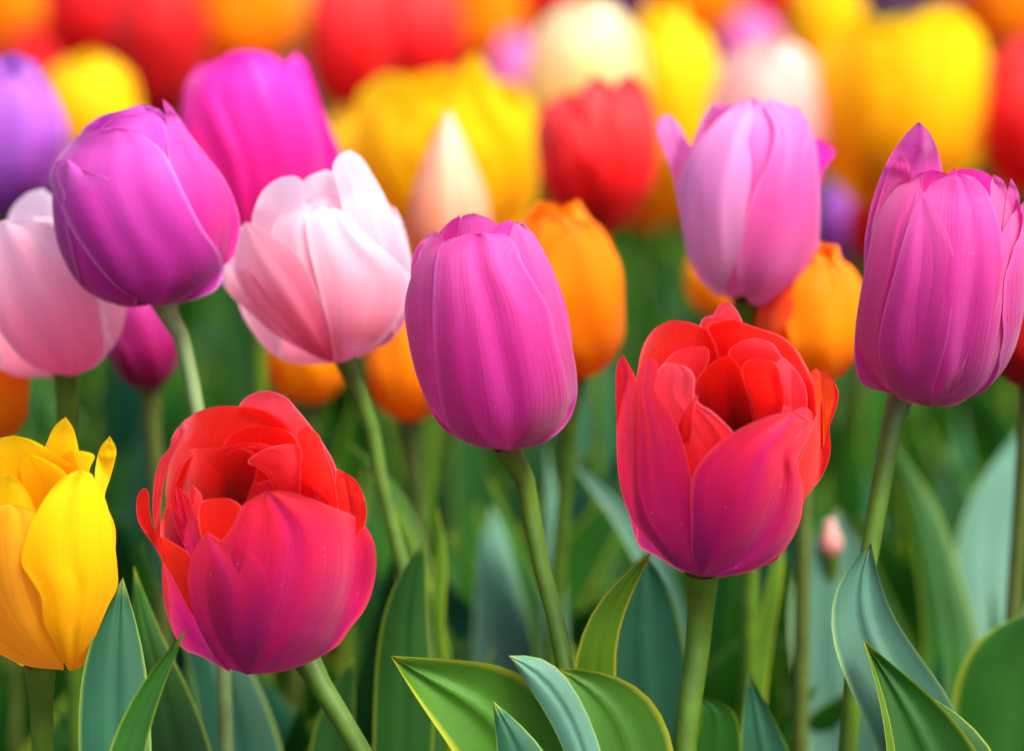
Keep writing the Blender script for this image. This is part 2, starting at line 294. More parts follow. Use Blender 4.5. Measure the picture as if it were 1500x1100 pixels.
        return s.mesh(name, P, grid_faces(nv, nu), mat, grid_uv(nv, nu), label)
    def ppetal(s, az, mat, k=.90, top=.97, wid=1.15, nv=26, nu=15, bud=False, seed=0, flare=0, point=.5, ruf=1.0):
        """a petal round the back of the cup: azimuth 0 faces the viewer"""
        rng = random.Random(seed * 31 + int(az)); az = math.radians(az)
        v = np.linspace(0, 1, nv); h = v ** .9 * top + .035 * (1 - v)
        r = s.R(h) * k + flare * np.clip(v - .75, 0, 1) ** 2 * s.pr.max() * 4
        r[0] = min(r[0], s.pr.max() * .12)
        shape = np.interp(v, [0, .12, .3, .5, .7, .84, .93, .98, 1], [.16, .5, .86, 1, .96, .78, point, point * .5, .04])
        hw = shape * s.pr.max() * wid
        u = np.linspace(-1, 1, nu); P = []
        E = s.X * math.sin(az) + s.Y * math.cos(az); B = s.X * math.cos(az) - s.Y * math.sin(az)
        ph = [rng.uniform(0, 6.28) for _ in range(4)]
        for j in range(nv):
            R0 = max(r[j], s.pr.max() * .45) * 1.03
            if bud: R0 = max(r[j], 1e-3) * 1.02
            a = np.clip(u * (1.15 * R0 * min(1, .3 + 3 * v[j]) if bud else hw[j]) / R0, -1.5, 1.5)
            lat = R0 * np.sin(a); dep = R0 * (1 - np.cos(a))
            rad = r[j] - dep + ruf * s.pr.max() * (.014 * np.sin(u * 7 + ph[0] + v[j] * 3) + .02 * np.sin(v[j] * 13 + ph[1]) * u**2 - .03 * np.exp(-(u / .12) ** 2) * v[j]) * math.sin(min(1, v[j] * 2) * 1.57)
            hh = h[j] * s.H - (1 - np.cos(a)) * 0 + s.pr.max() * .02 * np.sin(u * 5 + ph[2]) * v[j] ** 3
            for i in range(nu): P.append(s.O + s.k * (E * rad[i] + B * lat[i] + s.A * hh[i]))
        return s.mesh('petal', P, grid_faces(nv, nu), mat, grid_uv(nv, nu))
    def stem(s, pts=None, start=None, r=.0027, mat='stem_green', bend=0.0):
        """pts: frame pixels below the flower; then on to the root"""
        top = s.O + s.A * .002
        P = [top] if start is None else [W(start[0], start[1], s.d + .006)]
        if pts:
            for q in pts: P.append(W(q[0], q[1], s.d + (q[2] if len(q) > 2 else .004)))
        else:
            for t in (.3, .65): P.append(top * (1 - t) + s.root * t + np.array([bend * math.sin(t * 3.14), 0, 0]))
        P.append(s.root + np.array([0, 0, -.01]))
        C = spline(P, 36); V, fc = tube(C, np.interp(np.linspace(0, 1, 36), [0, .03, .1, 1], [r * 1.5, r * 1.1, r * .95, r * 1.25]), 12)
        s.mesh('stem', V, fc, mat)

def leaf_traced(pl, Lp, Rp, mat, d0, d1, cup=8.0, nv=56, nu=17, label=None, wav=5.0, seed=1, root=True, dl=0.0):
    """a leaf between its margins in frame pixels (base -> tip); distance runs d0 -> d1; starts at the plant's root"""
    if root:
        x, y, d = PX(pl.root + np.array([0, 0, .005]))
        Lp = [(x - 25, y)] + [(x - 25 + (Lp[0][0] - x + 25) * t - 20 * math.sin(3.14 * t), y + (Lp[0][1] - y) * t) for t in (.4, .7)] + list(Lp)
        Rp = [(x + 25, y)] + [(x + 25 + (Rp[0][0] - x - 25) * t + 20 * math.sin(3.14 * t), y + (Rp[0][1] - y) * t) for t in (.4, .7)] + list(Rp)
    Lq = spline(Lp, nv); Rq = spline(Rp, nv); u = np.linspace(0, 1, nu); v = np.linspace(0, 1, nv)
    for q in (Lq, Rq):
        for _ in range(8): q[1:-1] = .5 * q[1:-1] + .25 * (q[2:] + q[:-2])
    G = Lq[:, None] * (1 - u)[None, :, None] + Rq[:, None] * u[None, :, None]
    U, V = np.meshgrid(u * 2 - 1, v); rng = random.Random(seed)
    if root: D0 = PX(pl.root)[2]
    D = (D0 + (d0 - D0) * np.clip(V / .45, 0, 1) if root else d0) + (d1 - d0) * np.clip((V - .3) / .7, 0, 1) ** 1.3 + dl * U
    T = cup * (1 - U ** 2) + cup * .5 * np.exp(-(U / .15) ** 2) * -1
    for q in range(3): T += wav * np.sin(rng.uniform(5, 12) * V + rng.uniform(0, 6)) * U * rng.uniform(.5, 1.2)
    P = W(G[..., 0], G[..., 1], D - T * D / F).reshape(-1, 3)
    return pl.mesh('leaf', P, grid_faces(nv, nu), mat, grid_uv(nv, nu), label)

def leaf_free(pl, hgt, az, out, wid, mat, curl=.0, twist=0., seed=0, nv=22, nu=7, base=None, collect=None):
    """a leaf that springs from the root, rises and arches outwards"""
    rng = random.Random(seed); r0 = np.array(base if base is not None else pl.root, float)
    e = np.array([math.sin(az), math.cos(az), 0]); t = np.linspace(0, 1, nv)
    C = r0 + np.outer(out * t ** 1.9, e) + np.outer(hgt * (t - curl * t ** 3), [0, 0, 1.])
    C += np.outer(.012 * np.sin(t * rng.uniform(2, 5) + rng.uniform(0, 3)) * t, np.cross(e, [0, 0, 1.]))
    Tn = np.gradient(C, axis=0); Tn /= np.linalg.norm(Tn, axis=1)[:, None]
    hw = wid * np.interp(t, [0, .1, .35, .6, .85, .95, 1], [.35, .55, .95, 1, .55, .25, .02])
    P = []
    p1, p2 = rng.uniform(0, 6), rng.uniform(6, 11)
    for j in range(nv):
        sd = np.cross(Tn[j], e); sd = np.cross([0, 0, 1.], e) if np.linalg.norm(sd) < .01 else sd
        sd = np.cross(e, [0, 0, 1.]); n = np.cross(sd, Tn[j]); n /= np.linalg.norm(n)
        tw = twist * t[j] ** 1.5; s2 = sd * math.cos(tw) + n * math.sin(tw); n2 = n * math.cos(tw) - sd * math.sin(tw)
        for uu in np.linspace(-1, 1, nu):
            f = .45 * (1 - t[j] * .6)
            P.append(C[j] + s2 * hw[j] * uu * (1 - .1 * abs(uu)) + n2 * hw[j] * (f * uu * uu + .16 * math.sin(p2 * t[j] + p1 + uu) * uu))
    if collect is not None: collect.append((P, nv, nu)); return
    return pl.mesh('leaf', P, grid_faces(nv, nu), mat, grid_uv(nv, nu))

# ------------------------------------------------------------------ the setting
def soil():
    n = 90; xs = np.linspace(-1.2, 1.2, n); ys = np.linspace(.2, 4.4, n); X, Y = np.meshgrid(xs, ys); rng = np.random.RandomState(4)
    Z = .006 * np.sin(X * 37 + np.cos(Y * 21) * 2) * np.sin(Y * 31 + X * 9) + rng.uniform(-.004, .004, X.shape)
    V = np.stack([X, Y, Z], -1).reshape(-1, 3).tolist(); fc = grid_faces(n, n)
    b = len(V); V += [(-60, -60, -.012), (60, -60, -.012), (60, 60, -.012), (-60, 60, -.012)]; fc.append((b, b + 1, b + 2, b + 3))
    me = bpy.data.meshes.new('ground'); me.from_pydata(V, [], fc); me.materials.append(MATS['soil']); me.polygons.foreach_set('use_smooth', [True] * len(me.polygons))
    o = link(bpy.data.objects.new('ground', me)); o['kind'] = 'structure'; o['label'] = 'dark damp soil under the tulips'
soil()

# ------------------------------------------------------------------ tulips in focus
CL = [(0, .10), (.06, .45), (.14, .72), (.28, .93), (.45, 1.0), (.65, .97), (.82, .85), (.95, .66), (1.02, .5), (1.1, .4)]
def prof(R, tab=CL): return [(h, r * R) for h, r in tab]

# -- magenta tulip in the middle
c = (580, 300, 2.896)
f = Flower('sharp magenta closed tulip in the very centre with scalloped folded top', (470, 1042), (335, 110), 1.05, prof(368), lean=22, crop=c, root=under(850, 1100, 1.085, .01))
f.petal([(440, 1038), (300, 1000), (170, 890), (100, 760), (60, 620), (36, 430), (62, 310), (90, 235), (140, 190), (183, 170)],
        [(440, 1042), (360, 960), (300, 800), (260, 600), (240, 400), (230, 270), (215, 200), (183, 170)], 'magenta', k=.985, off=-4, folds=[(.4, .3, -7, .08), (.7, .6, 7, .15)])
f.petal([(300, 500), (180, 420), (75, 350), (62, 290), (72, 215), (110, 150), (165, 112)], [(400, 500), (330, 350), (260, 230), (215, 165), (190, 130), (165, 112)], 'magenta_rose', k=.93, off=-12)
f.petal([(480, 1045), (560, 900), (600, 700), (560, 480), (500, 300), (480, 200), (485, 120), (505, 75)],
        [(480, 1046), (640, 1002), (730, 920), (767, 820), (765, 700), (737, 560), (710, 440), (670, 300), (620, 190), (560, 110), (505, 75)], 'magenta', k=.985, off=-3, folds=[(.6, .5, 8, .2), (.85, .8, -5, .08)])
f.petal([(470, 1042), (330, 1020), (235, 960), (190, 850), (168, 700), (155, 500), (158, 350), (170, 230), (192, 170), (232, 143), (285, 128), (345, 122)],
        [(470, 1042), (620, 1005), (715, 912), (730, 835), (718, 720), (685, 590), (650, 440), (600, 350), (535, 240), (502, 158), (462, 126), (405, 118), (345, 122)],
        'magenta', k=1.0, off=2, lift=3, wav=.8, folds=[(.14, .2, 10, .08), (.42, .33, 14, .11), (.57, .48, -13, .08), (.76, .66, 16, .10)])
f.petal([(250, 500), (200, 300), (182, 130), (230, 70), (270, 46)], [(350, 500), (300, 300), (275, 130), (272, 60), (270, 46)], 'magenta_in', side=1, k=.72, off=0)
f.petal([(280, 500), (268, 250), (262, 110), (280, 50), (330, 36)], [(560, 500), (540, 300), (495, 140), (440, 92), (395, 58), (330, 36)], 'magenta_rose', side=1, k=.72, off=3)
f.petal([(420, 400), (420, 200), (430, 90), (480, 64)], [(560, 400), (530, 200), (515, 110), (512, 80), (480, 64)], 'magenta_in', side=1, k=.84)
for a in (120, 180, 240): f.ppetal(a, 'magenta', top=.95)
f.stem([(768, 700), (786, 800), (812, 900), (826, 970), (840, 1100)], r=.0026)
leaf_traced(f, [(850, 1180), (830, 1090), (770, 1000), (745, 960)], [(900, 1180), (880, 1080), (830, 980), (800, 932), (745, 960)], 'leaf_pale', 1.07, 1.065, root=True)
mid = f

# -- red tulip on the left
c = (190, 560, 2.5)
RED = [(0, .10), (.05, .42), (.12, .66), (.25, .88), (.42, 1.0), (.65, 1.02), (.85, .96), (1.0, .88), (1.15, .78)]
f = Flower('open red tulip lower left, a short petal pointing up at its front, dark hollow showing', (430, 1068), (470, 330), 1.035, prof(352, RED), lean=34, crop=c, root=under(600, 1200, 1.05, .03))
f.petal([(300, 900), (150, 740), (95, 545), (84, 450), (92, 350), (112, 280), (145, 240), (155, 200), (195, 145), (238, 112)],
        [(350, 900), (200, 760), (118, 560), (116, 440), (135, 330), (170, 250), (215, 205), (238, 112)], 'red_pinkish', side=-1, k=1.02, off=30)
f.petal([(300, 800), (160, 560), (130, 400), (160, 260), (215, 190), (230, 120), (300, 92), (360, 86)],
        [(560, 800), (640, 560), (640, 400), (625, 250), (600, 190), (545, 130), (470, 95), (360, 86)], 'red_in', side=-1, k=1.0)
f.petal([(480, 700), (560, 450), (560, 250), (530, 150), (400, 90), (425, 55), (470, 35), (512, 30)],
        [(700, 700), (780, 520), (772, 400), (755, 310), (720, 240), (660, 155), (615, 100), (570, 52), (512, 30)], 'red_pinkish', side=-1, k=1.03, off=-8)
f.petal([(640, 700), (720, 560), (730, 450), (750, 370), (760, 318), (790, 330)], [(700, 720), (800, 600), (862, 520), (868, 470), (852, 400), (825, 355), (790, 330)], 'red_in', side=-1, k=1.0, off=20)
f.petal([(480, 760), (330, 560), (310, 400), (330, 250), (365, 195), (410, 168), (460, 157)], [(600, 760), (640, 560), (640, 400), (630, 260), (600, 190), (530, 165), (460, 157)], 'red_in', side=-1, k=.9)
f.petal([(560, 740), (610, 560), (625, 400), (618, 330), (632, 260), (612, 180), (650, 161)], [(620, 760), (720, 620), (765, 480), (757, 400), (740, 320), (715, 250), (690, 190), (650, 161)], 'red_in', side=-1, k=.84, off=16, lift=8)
f.petal([(360, 800), (200, 600), (150, 440), (160, 345), (190, 280), (225, 240)], [(480, 800), (420, 600), (430, 440), (470, 330), (460, 262), (400, 238), (300, 240), (225, 240)], 'red_hollow_shade', side=-1, k=.80)
f.petal([(300, 620), (150, 440), (162, 345), (180, 290), (215, 245)], [(320, 620), (160, 430), (180, 345), (205, 290), (240, 250), (215, 245)], 'red_pinkish', side=-1, k=.8, off=22)
f.petal([(350, 262), (420, 240), (500, 244), (565, 252)], [(345, 240), (420, 222), (500, 228), (565, 252)], 'red_pinkish', side=-1, k=.77, off=10, nv=30, nu=10)
f.petal([(500, 700), (520, 500), (525, 380), (480, 320), (430, 292), (460, 262), (520, 236), (590, 224)], [(580, 700), (620, 500), (625, 400), (628, 300), (620, 240), (590, 224)], 'red_pinkish', side=-1, k=.76, off=10, lift=8)
f.petal([(260, 700), (200, 600), (165, 520), (150, 440), (158, 395), (172, 377)], [(320, 700), (290, 580), (280, 530), (240, 480), (215, 420), (172, 377)], 'red_out', side=1, k=.70, folds=[(.3, .3, 8, .1), (.6, .6, -8, .1)])
f.petal([(260, 560), (240, 480), (215, 400), (228, 374)], [(300, 560), (270, 460), (262, 410), (228, 374)], 'red_pinkish', side=1, k=.66, nv=30, nu=14)
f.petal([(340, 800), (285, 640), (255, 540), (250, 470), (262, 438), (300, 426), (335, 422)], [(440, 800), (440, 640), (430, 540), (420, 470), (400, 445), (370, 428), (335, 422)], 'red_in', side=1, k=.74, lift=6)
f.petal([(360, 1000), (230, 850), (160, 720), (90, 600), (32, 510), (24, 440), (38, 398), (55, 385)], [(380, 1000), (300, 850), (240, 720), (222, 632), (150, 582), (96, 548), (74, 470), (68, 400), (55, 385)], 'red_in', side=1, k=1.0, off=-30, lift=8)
f.petal([(430, 1068), (330, 930), (290, 760), (305, 650), (340, 575), (385, 510), (410, 452), (458, 420), (500, 398)],
        [(430, 1070), (560, 1057), (680, 1015), (770, 955), (800, 910), (862, 830), (897, 730), (902, 620), (880, 550), (830, 495), (740, 455), (650, 420), (570, 400), (500, 398)],
        'red_front', k=1.0, off=0, lift=5, folds=[(.32, .1, 10, .10), (.18, .3, -10, .08), (.5, .5, -9, .06), (.62, .6, 6, .1), (.8, .8, -6, .12)])
f.petal([(430, 1070), (340, 1032), (270, 932), (228, 830), (210, 730), (224, 640), (258, 578), (285, 548)],
        [(430, 1070), (500, 960), (520, 840), (510, 720), (470, 645), (400, 602), (330, 576), (285, 548)], 'red_front_soft', k=1.015, off=3, lift=-3, folds=[(.4, .45, 8, .16)])
for a in (130, 230): f.ppetal(a, 'red_out', k=.86, top=.8)
redl = f
f.stem([(462, 990), (496, 1046), (532, 1105), (560, 1160)], start=(440, 950), r=.0030)

# -- red tulip on the right
c = (890, 430, 2.557)
RED2 = [(0, .10), (.05, .45), (.12, .70), (.25, .90), (.42, 1.0), (.65, 1.02), (.85, .98), (1.0, .92), (1.15, .85)]
f = Flower('open red tulip right of centre, ring of ragged petals round an orange hollow', (350, 1062), (440, 330), 1.035, prof(372, RED2), lean=33, crop=c, root=(W(1005, 1100, 1.07)[0] - .005, W(1005, 1100, 1.07)[1] + .02, 0))
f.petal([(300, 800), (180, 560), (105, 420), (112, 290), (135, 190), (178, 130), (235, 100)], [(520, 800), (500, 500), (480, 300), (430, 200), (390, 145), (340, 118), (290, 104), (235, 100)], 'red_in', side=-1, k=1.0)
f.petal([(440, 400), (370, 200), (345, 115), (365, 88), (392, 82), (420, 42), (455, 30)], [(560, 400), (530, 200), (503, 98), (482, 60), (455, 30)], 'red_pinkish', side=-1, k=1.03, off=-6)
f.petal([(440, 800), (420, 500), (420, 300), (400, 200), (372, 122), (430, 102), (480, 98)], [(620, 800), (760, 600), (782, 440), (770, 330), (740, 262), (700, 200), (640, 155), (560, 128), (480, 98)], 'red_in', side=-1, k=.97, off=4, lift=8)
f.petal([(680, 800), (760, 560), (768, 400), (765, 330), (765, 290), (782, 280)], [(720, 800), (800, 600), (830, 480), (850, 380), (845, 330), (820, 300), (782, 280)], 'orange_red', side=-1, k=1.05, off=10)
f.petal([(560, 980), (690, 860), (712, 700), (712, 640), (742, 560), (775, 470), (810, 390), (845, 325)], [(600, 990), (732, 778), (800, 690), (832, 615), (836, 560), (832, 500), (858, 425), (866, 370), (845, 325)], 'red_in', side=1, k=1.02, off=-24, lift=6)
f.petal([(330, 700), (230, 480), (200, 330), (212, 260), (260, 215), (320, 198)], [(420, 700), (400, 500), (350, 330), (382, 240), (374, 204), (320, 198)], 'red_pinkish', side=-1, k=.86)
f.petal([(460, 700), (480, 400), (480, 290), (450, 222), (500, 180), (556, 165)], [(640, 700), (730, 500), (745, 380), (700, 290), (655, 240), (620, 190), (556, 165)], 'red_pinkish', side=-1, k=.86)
f.petal([(360, 820), (300, 560), (310, 420), (328, 330), (380, 268), (448, 228)], [(580, 820), (560, 560), (540, 420), (516, 345), (492, 268), (448, 228)], 'red_hollow_shade', side=-1, k=.70)
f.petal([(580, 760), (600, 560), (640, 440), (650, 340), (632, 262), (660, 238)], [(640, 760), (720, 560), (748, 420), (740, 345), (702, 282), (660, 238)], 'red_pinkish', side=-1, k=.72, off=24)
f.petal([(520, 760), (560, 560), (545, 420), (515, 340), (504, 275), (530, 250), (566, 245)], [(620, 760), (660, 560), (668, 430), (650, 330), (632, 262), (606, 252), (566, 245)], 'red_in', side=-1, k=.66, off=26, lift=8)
f.petal([(320, 1000), (270, 760), (230, 560), (190, 420), (170, 345), (185, 300), (205, 266), (245, 260)],
        [(440, 1000), (520, 700), (500, 590), (472, 520), (425, 470), (385, 435), (345, 412), (325, 375), (326, 312), (300, 278), (245, 260)], 'red_pinkish', side=1, k=.80, lift=8, folds=[(.5, .5, -8, .1), (.75, .75, 8, .08)])
f.petal([(270, 560), (262, 500), (285, 440), (310, 400), (342, 378)], [(310, 560), (320, 500), (322, 450), (342, 378)], 'red_pinkish', side=1, k=.84, off=6, nv=30, nu=14, folds=[(.3, .3, 6, .1), (.7, .7, -6, .1)])
f.petal([(250, 1020), (110, 875), (60, 770), (38, 650), (34, 500), (30, 350), (36, 262), (58, 228)], [(300, 1020), (180, 880), (130, 760), (115, 600), (112, 460), (110, 330), (86, 276), (58, 228)], 'red_out', side=1, k=1.0, off=-14)
f.petal([(350, 1060), (250, 1020), (170, 940), (110, 850), (94, 700), (94, 560), (102, 400), (116, 290), (150, 240)],
        [(360, 1060), (400, 900), (380, 800), (330, 740), (300, 620), (272, 525), (235, 440), (178, 360), (190, 290), (180, 250), (150, 240)], 'red_front', k=.99, off=-2, folds=[(.5, .5, 8, .15), (.3, .3, -6, .08)])
f.petal([(350, 1062), (318, 980), (312, 850), (316, 690), (350, 625), (400, 572), (470, 520), (560, 475), (640, 448), (690, 438)],
        [(350, 1062), (500, 1050), (600, 1010), (670, 950), (722, 850), (732, 780), (729, 700), (711, 640), (740, 560), (774, 482), (735, 462), (690, 438)],
        'red_front', k=1.02, off=4, lift=5, folds=[(.5, .55, 12, .15), (.75, .78, -14, .07), (.25, .3, -6, .1), (.88, .9, 8, .06)])
f.petal([(650, 470), (655, 440), (662, 420), (680, 420)], [(700, 470), (698, 445), (692, 430), (680, 420)], 'red_pinkish', side=1, k=.98, off=10, nv=16, nu=8)
f.petal([(640, 600), (690, 480), (700, 440), (725, 424)], [(740, 600), (770, 480), (768, 450), (750, 430), (725, 424)], 'red_out', side=1, k=.93, nv=24, nu=12)
for a in (130, 230): f.ppetal(a, 'red_out', k=.86, top=.8)
f.stem([(1026, 900), (1018, 980), (1006, 1060), (1002, 1120)], r=.0034)
redr = f
# stamens and pistil in the two open hollows
for fl in (redl, redr):
    px = spline([fl.O + fl.A * .006, fl.O + fl.A * fl.H * fl.k * .22, fl.O + fl.A * fl.H * fl.k * .42], 10)
    V, fc = tube(px, np.interp(np.linspace(0, 1, 10), [0, .5, .85, 1], [.003, .0034, .0026, .004]), 10); fl.mesh('pistil', V, fc, 'pistil_green')
    for q in range(6):
        a = q * 1.047 + .3; e = fl.X * math.sin(a) + fl.Y * math.cos(a); Hm = fl.H * fl.k
        P = spline([fl.O + e * .003 + fl.A * Hm * .09, fl.O + e * .009 + fl.A * Hm * .2, fl.O + e * .012 + fl.A * Hm * .34, fl.O + e * .013 + fl.A * Hm * .5], 16)
        V, fc = tube(P, np.interp(np.linspace(0, 1, 16), [0, .55, .62, .9, 1], [.0008, .0006, .0017, .0015, .0004]), 8); fl.mesh('stamen', V, fc, 'anther_dark')

# -- magenta tulip at the right edge
c = (1240, 170, 2.5)
f = Flower('sharp tall magenta tulip at the right edge with one petal standing apart', (300, 1063), (400, 240), 1.05, prof(318), lean=20, crop=c, root=under(1215, 1100, 1.085, -.01))
f.petal([(200, 900), (75, 640), (64, 500), (80, 370), (110, 262), (150, 165), (198, 92), (235, 48), (265, 22)], [(420, 900), (380, 500), (350, 300), (350, 205), (335, 130), (305, 62), (265, 22)], 'magenta_rose', side=-1, k=1.0, lift=6)
f.petal([(200, 800), (80, 560), (90, 420), (115, 320), (148, 220), (175, 162), (198, 143)], [(260, 800), (250, 500), (215, 320), (238, 240), (232, 180), (198, 143)], 'magenta_rose', side=-1, k=.98, off=40)
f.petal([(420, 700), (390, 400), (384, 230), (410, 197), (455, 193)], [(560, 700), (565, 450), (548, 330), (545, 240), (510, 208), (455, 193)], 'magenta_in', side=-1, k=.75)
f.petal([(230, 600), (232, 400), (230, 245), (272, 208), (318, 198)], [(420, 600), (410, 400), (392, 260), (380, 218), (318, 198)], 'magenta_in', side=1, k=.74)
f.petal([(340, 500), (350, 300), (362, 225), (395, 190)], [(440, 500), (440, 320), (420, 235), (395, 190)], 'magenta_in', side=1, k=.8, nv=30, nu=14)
f.petal([(440, 900), (500, 600), (525, 350), (530, 240), (538, 215)], [(520, 900), (580, 600), (590, 400), (594, 300), (575, 238), (538, 215)], 'magenta_rose', side=1, k=.83)
f.petal([(470, 850), (560, 500), (578, 360), (592, 270), (602, 226)], [(540, 850), (610, 520), (630, 380), (632, 285), (602, 226)], 'magenta_rose', side=1, k=.86)
f.petal([(290, 1062), (430, 900), (490, 650), (530, 480), (575, 420), (605, 365), (655, 308)], [(300, 1064), (420, 1042), (505, 985), (575, 820), (625, 640), (655, 510), (680, 420), (680, 340), (655, 308)], 'magenta_rose', k=.985, off=-4, folds=[(.5, .5, 8, .12), (.75, .7, -6, .08)])
f.petal([(160, 1015), (60, 985), (33, 920), (30, 800), (48, 660), (76, 520), (100, 400), (130, 320), (180, 262), (232, 240), (272, 207)],
        [(230, 1030), (200, 950), (190, 850), (210, 700), (240, 560), (260, 440), (290, 340), (282, 270), (272, 207)], 'magenta_rose', k=.985, off=-5, lift=8, folds=[(.5, .5, 7, .06), (.62, .62, -7, .04), (.7, .72, 7, .04), (.8, .8, -6, .04), (.3, .3, -5, .08)])
f.petal([(290, 1063), (190, 980), (150, 800), (180, 600), (225, 430), (280, 290), (325, 238), (362, 222), (388, 216)],
        [(295, 1063), (400, 1058), (500, 980), (550, 820), (575, 620), (572, 450), (545, 345), (510, 270), (465, 224), (430, 214), (388, 216)],
        'magenta', k=.99, off=0, folds=[(.60, .50, 14, .10), (.74, .66, -12, .06), (.9, .85, 8, .08)])
f.petal([(280, 1060), (195, 1035), (140, 960), (114, 870), (130, 740), (168, 600), (208, 455), (245, 345), (278, 298)],
        [(300, 1062), (330, 960), (370, 820), (388, 700), (403, 600), (396, 530), (370, 430), (328, 350), (278, 298)], 'magenta', k=1.025, off=6, lift=3, folds=[(.6, .5, -16, .22), (.2, .25, 6, .12)])
for a in (110, 165, 220, 260): f.ppetal(a, 'magenta', top=.92)
f.stem([(1308, 620), (1291, 710), (1276, 800), (1262, 880)], start=(1325, 560), r=.0028)
magr = f

# -- yellow tulip at the left edge
c = (0, 590, 2.685)
f = Flower('open yellow tulip cut by the left edge, low in the picture', (160, 1052), (125, 330), 1.035, prof(335, RED), lean=26, crop=c)
f.petal([(60, 600), (120, 300), (180, 165), (215, 92), (258, 55)], [(300, 600), (330, 300), (310, 185), (288, 100), (258, 55)], 'yellow', side=-1, k=1.0, off=-10)
f.petal([(180, 600), (230, 330), (250, 205), (300, 187)], [(330, 600), (350, 350), (352, 265), (372, 208), (340, 192), (300, 187)], 'yellow', side=-1, k=.96)
f.petal([(360, 800), (390, 420), (373, 300), (378, 240), (395, 175), (432, 130)], [(420, 800), (455, 500), (412, 375), (432, 300), (452, 230), (457, 178), (432, 130)], 'yellow', side=1, k=1.0, off=-40)
f.petal([(60, 700), (-60, 400), (-60, 230), (-20, 150), (55, 128)], [(300, 700), (330, 400), (312, 262), (245, 218), (185, 178), (125, 146), (55, 128)], 'yellow', side=-1, k=.88, lift=10)
f.petal([(-60, 700), (-160, 420), (-140, 280), (-60, 200), (-10, 210)], [(80, 700), (100, 400), (105, 262), (50, 238), (-10, 210)], 'yellow', side=-1, k=.74)
f.petal([(160, 800), (100, 500), (90, 330), (84, 240), (115, 203)], [(260, 800), (270, 500), (268, 290), (185, 226), (115, 203)], 'yellow', side=-1, k=.72, lift=8)
f.petal([(-40, 800), (-100, 500), (-60, 330), (0, 288), (40, 281)], [(160, 800), (160, 560), (140, 430), (95, 330), (40, 281)], 'yellow', side=1, k=.78, lift=6)
f.petal([(250, 1050), (100, 1032), (-40, 962), (-150, 850), (-200, 700), (-180, 520), (-100, 430), (-20, 402), (40, 398)], [(250, 1050), (250, 900), (220, 700), (190, 550), (140, 437), (100, 412), (40, 398)], 'yellow_warm', k=.995, off=-2, folds=[(.5, .5, 10, .2), (.75, .75, -6, .08)])
f.petal([(270, 1052), (220, 960), (172, 860), (160, 760), (120, 690), (85, 630), (100, 540), (140, 440), (200, 342), (258, 286), (312, 262)],
        [(275, 1052), (322, 1035), (372, 925), (425, 800), (462, 720), (461, 640), (442, 500), (416, 385), (382, 322), (358, 277), (312, 262)], 'yellow', k=1.03, off=4, folds=[(.55, .5, -8, .07), (.3, .3, 8, .15), (.75, .75, 8, .12)])
for a in (150, 215): f.ppetal(a, 'yellow', k=.82, top=.85)
f.stem(None, r=.003)
yel = f

# -- purple tulip upper left, a little behind
c = (60, 140, 3.4367)
f = Flower('purple tulip tilting left between the two pale pink tulips', (600, 1050), (400, 190), 1.09, prof(455), lean=20, crop=c, root=under(330, 1000, 1.135, .0))
f.petal([(300, 500), (200, 300), (200, 190), (290, 110), (420, 72), (500, 45)], [(700, 500), (700, 300), (640, 130), (600, 75), (560, 58), (500, 45)], 'purple', side=1, k=.8)
f.petal([(620, 1050), (700, 800), (680, 500), (640, 300), (630, 120), (610, 15)], [(640, 1050), (920, 860), (965, 820), (1003, 660), (982, 550), (922, 420), (832, 300), (742, 185), (662, 65), (610, 15)], 'purple_hot', k=.985, off=-6, folds=[(.5, .4, 14, .1), (.75, .7, -12, .08)])
f.petal([(400, 700), (330, 400), (292, 185), (350, 125), (470, 98)], [(740, 700), (700, 450), (650, 320), (625, 150), (580, 100), (470, 98)], 'purple', k=.92, off=-4)
f.petal([(560, 1058), (400, 980), (280, 860), (160, 690), (95, 550), (42, 420), (62, 350), (130, 255), (205, 192), (300, 172), (380, 162)],
        [(600, 1062), (790, 1022), (895, 965), (922, 885), (900, 790), (822, 680), (742, 530), (668, 375), (620, 290), (530, 212), (450, 172), (380, 162)], 'purple', k=1.01, off=2, lift=8,
        folds=[(.14, .15, 9, .12), (.38, .32, -10, .12), (.66, .62, -12, .13)])
for a in (120, 180, 240, 300): f.ppetal(a, 'purple', top=.93)
f.stem([(268, 500), (288, 600), (308, 700), (322, 850)], r=.0022, mat='stem_pale')

# -- pale pink tulip left of the centre
c = (310, 200, 3.2367)
f = Flower('pale pink tulip with tall rear petal directly left of the central magenta tulip', (630, 1065), (470, 330), 1.12, prof(455, RED), lean=22, crop=c, root=under(625, 1000, 1.135, .01))
f.petal([(560, 900), (640, 500), (600, 250), (573, 150), (608, 82), (655, 65)], [(760, 960), (900, 820), (942, 680), (936, 570), (892, 450), (832, 310), (762, 180), (705, 92), (655, 65)], 'pale_pink', side=1, k=.97, off=-10, folds=[(.35, .35, 10, .12)])
f.petal([(300, 800), (200, 520), (190, 410), (205, 340), (242, 260), (318, 200), (390, 185)], [(480, 800), (460, 450), (440, 280), (425, 205), (390, 185)], 'pale_pink', side=1, k=.88, off=-4)
f.petal([(420, 700), (400, 400), (418, 235), (462, 188), (540, 157)], [(720, 700), (720, 420), (680, 260), (620, 185), (540, 157)], 'pale_pink', side=1, k=.80, off=-8)
f.petal([(440, 700), (420, 420), (430, 310), (500, 266)], [(800, 700), (760, 500), (722, 430), (690, 330), (620, 282), (500, 266)], 'pale_pink', side=1, k=.78, lift=8)
f.petal([(480, 1040), (300, 940), (195, 850), (82, 742), (36, 655), (60, 606)], [(560, 1060), (400, 900), (300, 760), (180, 640), (105, 602), (60, 606)], 'pale_pink_deep', k=1.0, off=-10)
